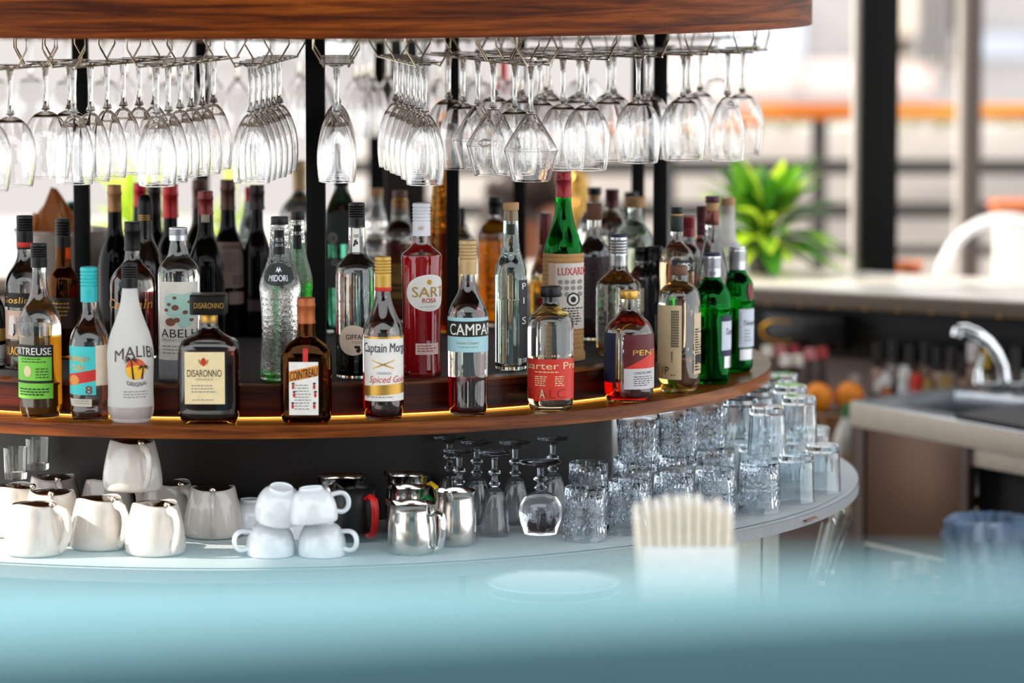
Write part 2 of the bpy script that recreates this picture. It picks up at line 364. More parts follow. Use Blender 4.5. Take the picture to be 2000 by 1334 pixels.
def hang(kind, p, label, group):
    o = protos[kind] if kind not in used else copy_tree(protos[kind]); used.add(kind)
    o.location = (p.x, p.y, ZF); o.rotation_euler.z = random.uniform(0, 6); sc = random.uniform(.985, 1.015); o.scale = (sc, sc, sc*random.uniform(.98, 1.01))
    tag(o, label, 'wine glass', group); return o
rows = [(-30, 130, 'r', 5, 'leftmost front row, at the frame edge'), (40, 126, 'artrt', 0, 'front row left of the leftmost post'), (143, 124, 'tttttt', 0, 'front row in front of the leftmost post'), (222, 116, 'ttt', 0, 'short row right of the leftmost post'),
        (305, 124, 'tttttt', 0, 'slanting row above the pale fruit-label bottle'), (490, 123, 'tttttt', 0, 'row just left of the thick post'), (657, 123, 'tttttt', 0, 'row seen end-on right of the thick post'),
        (829, 121, 'tttttt', 0, 'row just left of the third post'), (963, 112, 'aarr', 0, 'row right of the third post, with angular glasses'), (1037, 120, 'arrrr', 0, 'row above the corked clear bottle'),
        (1146, 110, 'rrrrr', 0, 'row above the red-capped green bottle'), (1247, 105, 'rrrrr', 0, 'row just left of the right post'), (1335, 101, 'rrrrr', 0, 'row just right of the right post'),
        (1421, 97, 'trrr', 0, 'outer row at the right canopy end'), (1450, 92, 'rrr', 0, 'rearmost row at the right canopy end')]
rows += [(88, 120, 'rr', 0, 'gap at the far left'), (190, 119, 'ttt', 0, 'gap right of the leftmost post'), (255, 118, 'ttt', 0, 'gap left of the slanting row'), (372, 117, 'ttt', 0, 'gap right of the slanting row'), (425, 115, 'tt', 0, 'gap before the thick-post row'), (545, 112, 'tt', 0, 'gap beside the thick post'), (900, 108, 'rr', 0, 'gap just right of the third post'), (1090, 106, 'rr', 0, 'gap right of the angular glasses'), (1195, 102, 'rr', 0, 'gap left of the right post')]
def fill(f, kinds, step, label, desc, grp):
    d = (RACKC-f); d.z = 0; d.normalize(); got = [(i, kd) for i, kd in enumerate(kinds) if free(kd, f+d*(i*step))]
    if not got: return
    i0 = got[0][0]; pts = rack(f+d*(i0*step), got[-1][0]-i0+1, label, step)
    for k, (i, kd) in enumerate(got): hang(kd, pts[i-i0], f'{KIND[kd]} hanging {ORD[k]} in the {desc}', grp)
prio = lambda q: (0 if q[0] in (143, 305, 490, 657, 829, 963, 1037) else 1)
for px, py, kinds, n, desc in sorted(rows, key=prio):
    fill(at(px, py, ZF), kinds*n if n else kinds, STEP[kinds[-1]], 'bent wire glass rack holding the '+desc, desc, 'glasses hanging from the canopy')
brow = [(60, 'r', 'far left'), (185, 'r', 'behind the leftmost post'), (285, 't', 'left of centre'), (352, 't', 'above the wine bottles'), (432, 't', 'left of the thick post'), (583, 't', 'against the thick post'), (702, 't', 'right of the thick post'),
        (790, 't', 'left of the third post'), (925, 'a', 'right of the third post'), (1000, 'a', 'before the thin far post'), (1075, 'r', 'above the angular glasses'), (1195, 'r', 'left of the right post'), (1300, 'r', 'at the right post')]
for px, kd, desc in brow:                                   # far half of the canopy, seen between the near glasses
    f = at(px, 96-8*random.random(), ZF); f = Vector((f.x, max(f.y, 8.0), ZF)); f.x = (px-1000)/FPX*f.y
    g = Vector((f.x+(f.x-RACKC.x)*.18, f.y+.30, ZF)); fill(g, kd*4, STEP[kd]+.002, 'wire glass rack on the far side, '+desc, 'far row '+desc, 'glasses hanging from the far side')

# ------------------------------------------------------------------ bottles
CLEAR = solid_glass('bottle_glass_clear', (.985, .99, .985)); GREENG = solid_glass('bottle_glass_green', (.13, .74, .25))
THINW = thin('thin_clear_glass', (.95, .96, .955), (.50, .50, .48), .03, 3.4)
BROWNG = solid_glass('bottle_glass_brown', (.62, .33, .14)); TEXG = solid_glass('bottle_glass_crackled', (.985, .99, .985), bump=(160, .8))
FROST = thin('bottle_glass_frosted', (.95, .95, .95), (.6, .6, .6), .2, 2, milk=(.93, .91, .92, .55)); MILK = thin('bottle_glass_white', (.95, .95, .95), (.6, .6, .6), .08, 2, milk=(.97, .95, .93, .93))
DKGLASS = P('dark_wine_glass', '#030403', .05, spec=.15); RUBY = P('dark_claret_glass', '#0c0306', .05, spec=.15); TINTG = solid_glass('bottle_glass_aqua', (.95, .985, .975)); SOLID = {m.name for m in (CLEAR, GREENG, BROWNG, TEXG, TINTG)}
WHITE = P('white_paper', '#e9e4de', .6); CREAM = P('cream_paper', '#e8d2a4', .6); BEIGE = P('beige_paper', '#dcc39a', .6); BLK = P('black_ink', '#15120f', .6); GOLD = P('gold_foil', '#c79a45', .35, .7); REDI = P('red_ink', '#c4281c', .55)
NAVY = P('navy_ink', '#1c2144', .55); TEAL = P('teal_cap', '#2bb7ba', .4); LIME = P('lime_label', '#7ac943', .55); GREY = P('grey_print', '#8d8a88', .6); SILV = P('silver_foil', '#bfc0c4', .3, .85); BCAP = P('black_cap', '#070606', .4, spec=.35)
RCAP = P('red_foil', '#8e1b1f', .32, .35); BURG = P('burgundy_cap', '#4a1420', .35, .2); CORK = P('wood_stopper', '#b58a5c', .6, bump=(80, .3)); DCORK = P('dark_wood_stopper', '#6d4630', .5); BRCAP = P('copper_cap', '#a5572a', .4, .35); TANC = P('tan_cap', '#b99a6a', .45, .2); WCAP = P('white_cap', '#d9d6de', .4); MUST = P('mustard_cap', '#c39a45', .4, .3); ORNG = P('orange_band', '#d98a33', .5); SKYB = P('pale_blue_label', '#a5cfd8', .55); STRAWM = P('woven_straw', '#b98c57', .7, bump=(220, .8)); PINKISH = P('blush_paper', '#dcb9ad', .6); DGREEN = P('dark_green_label', '#16241d', .5)
class Bot: pass
def bottle(name, label, cx, by, tier, prof, glass, caps=(), liq=None, sq=0, dep=1.0, cat='bottle', group=None, seg=32):
    b = Bot(); p = at(cx, by, tier); hwb = max(h for y, h in prof)
    for _ in range(3):
        s = scale_at(p); q = at(cx, by, tier); y = q.y+prof[-1][1]*s*dep; p = Vector(((cx-1000)/FPX*(y*_c-(tier-CZ)*_s), y, tier))
    if tier == Z1:                                        # keep clear of the riser behind it
        need = RT+.0075+hwb*scale_at(p)*dep
        for _ in range(40):
            if hypot(p.x-AX.x, p.y-AX.y) >= need: break
            y = p.y+(-.0025 if p.y < AX.y else .0025); p = Vector(((cx-1000)/FPX*(y*_c-(tier-CZ)*_s), y, tier))
    s = scale_at(p); Zf = lambda yy: max(0.0, atd(cx, yy, p.y).z-tier)
    b.root = empty(name, p+Vector((0, 0, .0009)), 0, label, cat, group); b.cx, b.s, b.Z, b.sq, b.dep = cx, s, Zf, sq, dep
    pr = [(h*s, Zf(yy)) for yy, h in prof]; pr[-1] = (pr[-1][0], 0.0); rm = hwb*s; b.rm = rm
    body = chaikin(pr, 2)
    if sq: nf = lambda r, z: 2+(sq-2)*min(1, max(0, (r/rm-.45)/.4)); df = lambda r, z: 1+(dep-1)*min(1, max(0, (r/rm-.45)/.4))
    else: nf = df = None
    def rf(z):
        for (ra, za), (rb, zb) in zip(body, body[1:]):
            if zb <= z <= za: return rb+(ra-rb)*(z-zb)/max(za-zb, 1e-9)
        return body[0][0] if z > body[0][1] else body[-1][0]
    b.rf = rf
    double = glass.name.startswith('bottle_glass_') and glass.name.split('_')[2].split('.')[0] in ('clear', 'green', 'brown', 'crackled', 'aqua', 'ribbed', 'embossed', 'amber')
    wall = .0022; inner = [(max(.002, r-wall), z) for r, z in body if z > .007]
    shell = body+[(body[-1][0]*.7, .002), (0, .0035)]
    if double: shell = [(inner[0][0], body[0][1])]+shell+[(0, .0075), (max(.002, inner[-1][0]*.8), .0062)]+list(reversed(inner))
    b.body = lathe('glass_body', shell, glass, b.root, seg, nf=nf, depf=df)
    def fn(u, z, off):
        r = rf(z)
        if sq:
            d = r*dep; k = min(.999, abs(u)/r); return (u, -(d*(1-k**sq)**(1/sq))-off, z)
        a = u/rm; return ((r+off)*sin(a), -(r+off)*cos(a), z)
    b.fn = fn
    def U(x):
        d = x-cx
        if sq: return d*s
        q = d/hwb
        return rm*(asin(q) if abs(q) <= 1 else (pi/2+abs(q)-1)*(1 if q > 0 else -1))
    b.U = U
    if liq:
        ly, col, milk = liq; zl = Zf(ly); k = wall+.0004 if double else max(.0012, .035*rm)
        lp = [(0, zl)]+[(max(.001, r-k), min(z, zl)) for r, z in [(rf(zl), zl)]+[q for q in body if q[1] < zl]]
        lp = [(r, max(z, .0068+k*.3)) for r, z in lp]+[(0, .0068+k*.3)]
        lathe('liquid', lp, liquid('liquid_%02d%02d%02d_%d' % tuple([int(c*99) for c in col]+[int(milk*100)]), col, milk), b.root, 24, nf=nf, depf=df)
    for cp in caps:
        y0, y1, hw, mat, kind = cp; z0, z1 = Zf(y1), Zf(y0); r = hw*s; H = z1-z0
        if kind == 'screw':
            pf = [(r, z0), (r, z0+H*.35), (r, z0+H*.42)]; n = 5
            for i in range(n): zz = z0+H*(.45+.5*i/n); pf += [(r*.93, zz), (r*1.02, zz+H*.035), (r*1.02, zz+H*.06)]
            pf += [(r*.97, z1-H*.015), (r*.88, z1), (0, z1)]
        elif kind == 'ring': pf = [(r*1.02, z0), (r*1.02, z0+H*.1), (r*.97, z0+H*.14), (r*.97, z0+H*.62), (r*1.03, z0+H*.66), (r*1.03, z0+H*.74), (r*.97, z0+H*.78), (r*.97, z1-.001), (r*.9, z1), (0, z1)]
        elif kind == 'cap': pf = [(r*1.03, z0), (r, z0+H*.3), (r*.97, z1-H*.1), (r*.9, z1-H*.02), (r*.8, z1), (0, z1)]
        elif kind == 'dome': pf = [(r, z0), (r, z0+H*.55), (r*.92, z0+H*.75), (r*.7, z0+H*.92), (r*.35, z1), (0, z1)]
        else: pf = [(r*.97, z0), (r, z0+.0012), (r, z1-.0015), (r*.95, z1), (0, z1)]
        if kind == 'box': lathe('stopper', [(0, z0)]+pf, mat, b.root, 32, nf=lambda r_, z_: 7)
        else: lathe('stopper' if kind in ('cork', 'plug') else 'cap', [(0, z0)]+pf, mat, b.root, 24)
    return b
def label(b, x0, x1, y0, y1, mat, shape='rect', parent=None, off=.0006, name='label', skew=0.0):
    """flat print wrapped on the bottle over the pixel box x0..x1, y0..y1 of the photograph"""
    u0, u1, z0, z1 = b.U(x0), b.U(x1), b.Z(y1), b.Z(y0); vs, fs = [], []
    if shape == 'oval':
        um, zm = (u0+u1)/2, (z0+z1)/2; vs = [b.fn(um, zm, off)]; R_, K = 4, 28
        for j in range(1, R_+1):
            for k in range(K): a = 2*pi*k/K; vs.append(b.fn(um+(u1-u0)/2*j/R_*cos(a), zm+(z1-z0)/2*j/R_*sin(a), off))
        for k in range(K): fs.append((0, 1+k, 1+(k+1) % K))
        for j in range(R_-1):
            for k in range(K): a, c = 1+j*K+k, 1+j*K+(k+1) % K; fs.append((a, a+K, c+K, c))
    else:
        nu, nv = max(2, int(abs(u1-u0)/.004)), max(2, int((z1-z0)/.006))
        for j in range(nv+1):
            for i in range(nu+1): u = u0+(u1-u0)*i/nu; vs.append(b.fn(u, z0+(z1-z0)*j/nv+skew*b.s*(i/nu-.5), off))
        for j in range(nv):
            for i in range(nu): q = j*(nu+1)+i; fs.append((q, q+1, q+nu+2, q+nu+1))
    return link(name, mesh(name, vs, fs, 60), mat, parent or b.root)
def poly(b, pts, mat, parent, off=.0010, name='emblem'):
    bm = bmesh.new(); bm.faces.new([bm.verts.new((b.U(x), b.Z(y), 0)) for x, y in pts]); us = [v.co.x for v in bm.verts]; n = int((max(us)-min(us))/.004)
    for i in range(1, n+1): bmesh.ops.bisect_plane(bm, geom=bm.verts[:]+bm.edges[:]+bm.faces[:], plane_co=(min(us)+(max(us)-min(us))*i/(n+1), 0, 0), plane_no=(1, 0, 0))
    for v in bm.verts: v.co = Vector(b.fn(v.co.x, v.co.y, off))
    me = bpy.data.meshes.new(name); bm.to_mesh(me); bm.free(); return link(name, me, mat, parent)
def disc(b, x, y, rx, ry, mat, parent, off=.0010, name='emblem', k=20): return poly(b, [(x+rx*cos(2*pi*i/k), y-ry*sin(2*pi*i/k)) for i in range(k)], mat, parent, off, name)
def wr(b, body, x0, x1, y0, y1, mat, parent, shear=0., bold=0., arc=0., off=.0012):
    text(body, mat, parent, lambda u, z, o, b=b, off=off: b.fn(u, z, off), b.U(x0), b.U(x1), b.Z(y1), b.Z(y0), shear, bold, arc*b.s)
def lines(b, x0, x1, y0, y1, n, mat, parent, h=.35, ragged=.25, off=.0011):
    """rows of print too small to read: one joined mesh of short dashes"""
    rnd = random.Random(int(x0*7+y0)); vs, fs = [], []; dy = (y1-y0)/n
    for k in range(n):
        x = x0; ya = y0+k*dy; end = x1-(x1-x0)*ragged*rnd.random()
        while x < end:
            wd = min(rnd.uniform(3, 8), end-x)
            q = len(vs); vs += [b.fn(b.U(xx), b.Z(yy), off) for xx, yy in ((x, ya+dy*h), (x+wd, ya+dy*h), (x+wd, ya), (x, ya))]; fs.append((q, q+1, q+2, q+3)); x += wd+1.6
    o = link('small_print', mesh('small_print', vs, fs, 0), mat, parent); o['kind'] = 'stuff'; return o

# --- front row on the lower tier, left to right
b = bottle('liqueur_bottle', 'clear bottle of amber liqueur with lime green label, black screw cap and glass seal', 80, 803, Z1, [(520, 13), (530, 13), (545, 14), (575, 18), (592, 25), (606, 35), (622, 41), (640, 42), (700, 42), (792, 42), (792, 42), (801, 40), (803, 36)], CLEAR, [(476, 523, 16, BCAP, 'screw')], (657, (.85, .50, .07), .40))
l = label(b, 30, 108, 671, 775, LIME); label(b, 30, 108, 671, 694, BLK, parent=l, off=.0009, name='header_band'); label(b, 30, 108, 740, 745, BLK, parent=l, off=.0009, name='rule'); label(b, 106, 109, 671, 745, BLK, parent=l, off=.0009, name='rule')
wr(b, 'CHARTREUSE', 18, 105, 676, 690, WHITE, l, bold=.03); disc(b, 60, 722, 7, 11, CREAM, l); lines(b, 48, 100, 697, 708, 2, DGREEN, l); lines(b, 76, 102, 716, 738, 4, DGREEN, l); lines(b, 44, 104, 755, 771, 3, DGREEN, l, .5)
g = disc(b, 54, 634, 19, 23, thin('glass_seal', (.9, .92, .92), (.3, .3, .3), .1, 1.2, bump=(400, 1)), b.root, .004, 'glass_seal')
b = bottle('rum_bottle', 'clear rum bottle with turquoise cap and turquoise label with a red stripe', 177, 810, Z1, [(588, 14), (606, 15), (620, 18), (634, 25), (648, 34), (660, 38), (672, 39.5), (700, 39.5), (780, 39.5), (786, 37), (793, 36.5), (799, 39), (806, 38), (810, 34)], CLEAR, [(522, 590, 17, TEAL, 'screw')], (745, (.62, .30, .10), .2))
l = label(b, 139, 192, 674, 768, P('turquoise_label', '#3fbfc0', .5)); label(b, 139, 192, 724, 746, REDI, parent=l, off=.0009, name='stripe', skew=12); wr(b, 'Santiago', 139, 180, 690, 706, GOLD, l, .3, .02); wr(b, 'CUBA', 146, 172, 710, 720, GOLD, l, 0, .03); wr(b, '8', 172, 185, 750, 766, P('dark_red_ink', '#8a1a1a'), l, 0, .03); disc(b, 150, 740, 10, 10, ORNG, l, .0011)
label(b, 192, 218, 672, 750, P('cream_back_label', '#ddcbb5', .6)); l = label(b, 139, 184, 776, 791, P('tax_strip', '#c9c3b2')); lines(b, 150, 182, 779, 789, 2, GREY, l)
b = bottle('rum_bottle', 'opaque white rum bottle with black cap and palm tree sunset emblem', 256, 820, Z1, [(560, 15), (566, 15), (585, 17), (604, 21), (628, 29), (652, 39), (676, 44.5), (698, 46), (722, 45), (764, 44), (790, 45.5), (806, 44.5), (815, 41), (820, 35)], MILK, [(515, 563, 16, BCAP, 'screw')])
l = b.body; wr(b, 'MALIBU', 230, 303, 672, 694, P('brown_ink', '#3a2a22'), l, 0, .01, arc=10); disc(b, 270, 717, 19, 21, P('sunset_yellow', '#f0b429'), l, .0008); poly(b, [(251.2, 714)]+[(270+19*cos(a), 717-21*sin(a)) for a in [pi*.95-i*pi*.9/10 for i in range(11)]]+[(288.8, 714), (270, 709)], P('sunset_orange', '#d8572a'), l, .0011)
PALM = P('palm_ink', '#2b1d16')
for x0, y0, x1, sz in ((266, 737, 262, 1.0), (282, 737, 284, .75)):
    top = (x1, 737-38*sz) if sz == 1 else (x1, 714)
    poly(b, [(x0-2, y0), (x0+2, y0), (top[0]+1.2, top[1]), (top[0]-1.2, top[1])], PALM, l, .0014)
    for q in range(7):
        a = radians(-25+q*38); ex, ey = top[0]+15*sz*cos(a), top[1]-9*sz*sin(a)+4*sz*abs(cos(a)); poly(b, [(top[0], top[1]-1), ((top[0]+ex)/2, (top[1]+ey)/2-4*sz), (ex, ey), ((top[0]+ex)/2, (top[1]+ey)/2)], PALM, l, .0016)
wr(b, 'ORIGINAL', 253, 291, 743, 751, P('brown_ink'), l, 0, .02, arc=-4); lines(b, 246, 294, 760, 776, 3, GREY, l); label(b, 212, 300, 792, 815, P('smoked_band', '#a9a09a', .2), parent=l, off=.0005, name='clear_base')
b = bottle('amaretto_bottle', 'square bottle of dark amaretto with large square black stopper and cream label', 410, 822, Z1, [(628, 17), (640, 18), (650, 25), (658, 40), (666, 53), (676, 58.5), (692, 60), (720, 60), (800, 60), (810, 58.5), (819, 54), (822, 50)], CLEAR, [(612, 632, 17, GOLD, 'plain'), (575, 613, 36, BCAP, 'box')], (691, (.30, .035, .012), .10), sq=5.5, dep=.72)
l = label(b, 365, 443, 684, 785, CREAM); wr(b, 'DISARONNO', 370, 437, 718, 732, P('brown_ink'), l, 0, .01); disc(b, 402, 703, 5, 8, REDI, l); poly(b, [(392, 697), (398, 702), (397, 710), (393, 704)], GOLD, l); poly(b, [(412, 697), (406, 702), (407, 710), (411, 704)], GOLD, l); wr(b, 'ORIGINALE', 386, 420, 735, 739, GREY, l); lines(b, 378, 430, 748, 766, 3, GREY, l); lines(b, 380, 432, 776, 781, 1, GREY, l)
cp = [c for c in b.root.children if c.name.startswith('stopper')][0]; text('DISARONNO', GOLD, cp, lambda u, z, o, b=b: (u, -36*b.s*1.002-.0006, z), b.U(384), b.U(441), b.Z(600), b.Z(589))
b = bottle('orange_liqueur_bottle', 'squat square brown bottle with copper cap, red neck ribbon and white label', 599, 822, Z1, [(630, 17), (652, 17.5), (662, 21), (670, 33), (680, 43), (692, 48), (706, 49.3), (720, 49.3), (808, 49.3), (816, 48), (822, 43)], BROWNG, [(582, 632, 18, BRCAP, 'ring')], (756, (.42, .08, .012), .12), sq=5.5, dep=.75)
l = label(b, 567, 624, 704, 807, WHITE); poly(b, [(567, 722), (624, 710), (624, 731), (567, 743)], ORNG, l, .0009); text('COINTREAU', BLK, l, lambda u, z, o, b=b: b.fn(u, z+.19*u, .0014), b.U(569), b.U(622), b.Z(735), b.Z(718), 0, .02)
label(b, 594, 604, 634, 704, REDI, name='ribbon'); disc(b, 599, 668, 11, 7, BRCAP, b.root, .002, 'seal'); lines(b, 578, 612, 748, 800, 9, GREY, l)
for x, y in ((575, 752), (577, 768), (574, 790), (616, 752), (618, 768), (616, 790)): disc(b, x, y, 2.6, 5, REDI, l); poly(b, [(x-4, y-6), (x+1, y-9), (x+4, y-6), (x, y-4)], DGREEN, l)
b = bottle('rum_bottle', 'clear rum bottle with gold cap, red neck ring and white label with gold band', 749, 810, Z1, [(566, 14), (584, 16), (600, 21), (618, 28), (634, 36), (646, 39.5), (660, 40), (700, 40), (790, 40), (802, 39), (810, 34)], CLEAR, [(502, 561, 16, MUST, 'screw'), (560, 569, 16.3, REDI, 'plain')], (730, (.45, .05, .012), .10))
l = label(b, 714, 788, 659, 780, WHITE); label(b, 714, 788, 748, 768, GOLD, parent=l, off=.0009, name='gold_band', skew=6); wr(b, 'Captain Morgan', 714, 789.5, 667, 691, NAVY, l, .05, .015); wr(b, 'Spiced Gold', 724, 788, 731, 748, REDI, l, .3, .01); wr(b, 'ORIGINAL', 738, 766, 723, 728, GREY, l)
for d in (-1, 1): poly(b, [(750-22*d, 699), (750+20*d, 715), (750+20*d, 718), (750-22*d, 701.5)], GOLD, l)
lines(b, 718, 786, 771, 777, 1, GREY, l); label(b, 712, 789, 655, 659, GOLD, name='gold_rule')
b = bottle('bitter_aperitif_bottle', 'clear aperitif bottle with tan cap, black name band and pale blue label', 914, 804, Z1, [(533, 13), (548, 13.5), (566, 17), (580, 24), (594, 32), (606, 37), (618, 39), (640, 39), (735, 39), (742, 38.2), (794, 38), (800, 36.5), (804, 33)], CLEAR, [(470, 536, 17, TANC, 'screw')], (736, (.34, .0, .02), .06))
l = label(b, 875, 953, 618, 685, SKYB); label(b, 868, 960, 625, 655, BLK, parent=l, off=.0009, name='name_band'); wr(b, 'CAMPARI', 881, 955, 630, 652, WHITE, l, 0, .03); wr(b, 'Davide Campari', 893, 935, 664, 671, P('ochre_ink', '#a78f5a'), l, .3); lines(b, 896, 936, 674, 679, 1, GREY, l)
for k in range(9): a = k/8*1.5-.75; tube('flute', [b.fn(b.rm*a, b.Z(742), .0002), b.fn(b.rm*a, b.Z(792), .0002)], .0009, THINW, b.root, 5)
b = bottle('gin_bottle', 'short clear spirit bottle with black stopper and wide red label', 1075, 796, Z1, [(579, 14), (592, 15), (601, 21), (609, 33), (620, 42), (632, 45), (660, 45), (782, 45), (790, 43.5), (796, 39)], CLEAR, [(560, 580, 20, BCAP, 'plug'), (580, 598, 13, BLK, 'plain')], (694, (.95, .88, .70), .05))
l = label(b, 1031, 1120, 698, 777, P('signal_red_label', '#cf2f1e', .5)); wr(b, 'Quarter Proof', 1020, 1140, 704, 720, CREAM, l); lines(b, 1045, 1104, 722, 727, 1, CREAM, l); lines(b, 1045, 1068, 731, 752, 5, CREAM, l, .4); lines(b, 1083, 1102, 731, 752, 5, CREAM, l, .4); wr(b, '5% ALC', 1030, 1104, 756, 774, P('dull_red_ink', '#8f2418'), l); wr(b, 'A', 1054, 1064, 756, 774, CREAM, l, off=.0016)
b = bottle('spirit_bottle', 'clear bottle of red spirit with gold stopper and navy, maroon and red label', 1228, 777, Z1, [(582, 15), (600, 15.5), (610, 18), (619, 27), (630, 39), (642, 46), (654, 48.3), (680, 48.5), (764, 48.5), (772, 47), (777, 42)], CLEAR, [(568, 584, 18, GOLD, 'plug')], (741, (.72, .05, .015), .10))
label(b, 1176, 1201, 648, 744, NAVY); l = label(b, 1217, 1278, 650, 756, P('maroon_label', '#5c1016', .5)); label(b, 1217, 1278, 716, 756, P('pale_grey_label', '#c9c6c8'), parent=l, off=.0009, name='grey_panel'); poly(b, [(1217, 716), (1278, 716), (1278, 672)], P('signal_red_label'), l, .0010)
wr(b, 'PENTIRE', 1234, 1300, 680, 690, GOLD, l); wr(b, 'COASTAL SPIRIT', 1236, 1270, 722, 727, BLK, l); lines(b, 1236, 1272, 731, 752, 5, BLK, l)
b = bottle('gin_bottle', 'clear round-shouldered bottle with brown stopper and pale cream label, pale gold spirit', 1326, 757, Z1, [(536, 15), (546, 15.5), (552, 18), (556, 25), (562, 33), (573, 39.5), (590, 41.5), (620, 41.5), (740, 41.5), (750, 39), (757, 33)], CLEAR, [(520, 538, 16, DCORK, 'plug')], (704, (.96, .80, .42), .04))
l = label(b, 1284, 1329, 594, 738, BEIGE); wr(b, '1P', 1293, 1305, 713, 728, BLK, l)
for k in range(5): lines(b, 1309+k*3, 1311+k*3, 604, 676, 14, BLK, l, .75, 0)
lines(b, 1309, 1312, 684, 705, 6, BLK, l, .6, 0); lines(b, 1308, 1320, 728, 733, 1, BLK, l); l = label(b, 1353, 1370, 610, 728, P('tan_back_label', '#d3bd98', .6)); lines(b, 1355, 1369, 640, 690, 10, BLK, l, .6); lines(b, 1355, 1369, 694, 724, 5, BLK, l, .6); poly(b, [(1356, 690), (1368, 690), (1368, 706), (1356, 706)], BLK, l)
PANELW = P('silver_white_label', '#ccd3e2', .45)
for cx, by, top, d, lab in ((1390, 744, 495, 0, 'green gin bottle with silver and blue cap, nearer of the green pair'), (1438.5, 724, 482, 1, 'green gin bottle with silver cap and red seal, rear of the green pair')):
    k = (by-top)/249; hw = 37.5 if not d else 33; Y = lambda v: by-(744-v)*k
    b = bottle('gin_bottle', lab, cx, by, Z1, [(Y(538), 16*k), (Y(547), 17*k), (Y(556), 24*k), (Y(567), 32*k), (Y(580), hw-1), (Y(594), hw), (Y(598), hw+1.6), (Y(604), hw+1.6), (Y(607), hw-.5), (Y(640), hw), (Y(734), hw-1), (Y(740), hw-3), (by, hw-7)], GREENG, [(Y(500), Y(541), 17*k, SILV, 'screw'), (Y(495), Y(500.5), 16*k, NAVY if not d else SILV, 'plain')], (Y(640), (.03, .36, .06), .03))
    if not d:
        l = label(b, 1408, 1432, 625, 682, PANELW); label(b, 1408, 1432, 615, 626, NAVY, name='navy_band'); label(b, 1408, 1432, 682, 694, NAVY, name='navy_band'); wr(b, 'Tanqueray', 1417, 1446, 640, 656, BLK, l, .35); label(b, 1414, 1430, 694, 717, SILV, name='foot_label'); l2 = label(b, 1352, 1364, 617, 671, BEIGE); lines(b, 1353, 1363, 620, 668, 9, BLK, l2)
        wr(b, 'SPECIAL DRY', 1377, 1404, 530, 537, NAVY, b.body, off=.0035)
    else:
        l = label(b, 1441, 1473, 602, 676, PANELW); wr(b, 'Tanqueray', 1450, 1482, 624, 636, BLK, l, .35); lines(b, 1442, 1446, 606, 672, 12, GREY, l, .6, 0); lines(b, 1452, 1468, 642, 668, 4, GREY, l); label(b, 1443, 1473, 680, 701, SILV, name='foot_label'); disc(b, 1464, 569, 6, 17, P('red_seal', '#7a1c1c'), b.root, .002, 'seal')

# --- upper tier, front
b = bottle('rum_bottle', 'clear rum bottle with black and red cap and gold-lettered black label', 52, 724, Z2, [(484, 14), (500, 15), (515, 20), (530, 31), (545, 38), (562, 40), (600, 40), (715, 40), (721, 38), (724, 34)], CLEAR, [(422, 473, 16, BCAP, 'screw'), (473, 483, 16, REDI, 'plain'), (483, 487, 16, BCAP, 'plain')], (690, (.35, .08, .02), .08))
l = label(b, 8, 96, 570, 598, BLK); wr(b, "Gosling's", 14, 84, 577, 594, GOLD, l, .1, .02); l = label(b, 14, 60, 604, 660, P('blush_label', '#d8b49c')); poly(b, [(24, 616), (34, 612), (36, 640), (30, 655), (22, 650)], WHITE, l); poly(b, [(33, 628), (37, 632), (36, 650), (31, 655)], BLK, l); l = label(b, 14, 90, 664, 694, P('brown_label', '#4a2a18')); wr(b, 'BLACK SEAL', 18, 78, 674, 690, GOLD, l, 0, .03)
b = bottle('spirit_bottle', 'dark bottle with black shoulder and gold collar cut by the left frame edge', -30, 722, Z2, [(520, 16), (560, 20), (590, 36), (610, 43), (700, 43), (716, 42), (722, 36)], DKGLASS, [(470, 522, 17, BCAP, 'screw')]); label(b, -80, 16, 640, 664, GOLD, name='collar'); l = label(b, -80, 16, 672, 712, WHITE); lines(b, -5, 12, 700, 708, 2, BLK, l)
b = bottle('whisky_bottle', 'slim amber-brown bottle with tall black capsule behind the green-label liqueur', 126, 702, Z2, [(482, 14), (520, 15), (530, 20), (540, 27), (552, 29), (600, 29), (690, 29), (698, 28), (702, 24)], BROWNG, [(428, 484, 14.5, BCAP, 'screw')], (545, (.30, .10, .02), .10)); l = label(b, 100, 154, 580, 640, P('dark_brown_label', '#2a160c')); lines(b, 106, 140, 590, 620, 4, GOLD, l)
b = bottle('rum_bottle', 'rounded bottle of dark red rum with black cap behind the white palm bottle', 261, 706, Z2, [(488, 14), (505, 15), (516, 20), (527, 32), (540, 41), (552, 44.5), (580, 45), (695, 45), (702, 43), (706, 38)], CLEAR, [(434, 490, 16, BCAP, 'ring')], (572, (.22, .025, .015), .10)); wr(b, 'Captain', 218, 300, 582, 606, GOLD, b.body, .2, .01)
b = bottle('spirit_bottle', 'clear cane spirit bottle with silver cap and off-white label with brown and aqua fruit', 351, 748, Z2, [(468, 16), (485, 18), (503, 22), (514, 33), (524, 39), (534, 41), (560, 41), (735, 41), (743, 40), (748, 36)], CLEAR, [(445, 470, 18, SILV, 'screw')], (700, (.93, .95, .96), .0)); l = label(b, 315, 389, 548, 700, P('off_white_label', '#ded6cc'))
rnd = random.Random(3)
AQUA = P('aqua_print', '#a9cfc4'); FRUIT = P('fruit_brown', '#7d4630')
poly(b, [(326, 580), (340, 570), (362, 572), (382, 566), (386, 600), (378, 630), (360, 640), (345, 622), (330, 612)], AQUA, l, .0009)
for x, y, r_ in ((335, 592, 4), (347, 598, 7), (346, 579, 4), (330, 603, 4), (338, 626, 10), (350, 622, 6), (377, 622, 4), (374, 587, 4), (366, 607, 5)): disc(b, x, y, r_, r_*.8, FRUIT, l, .0012)
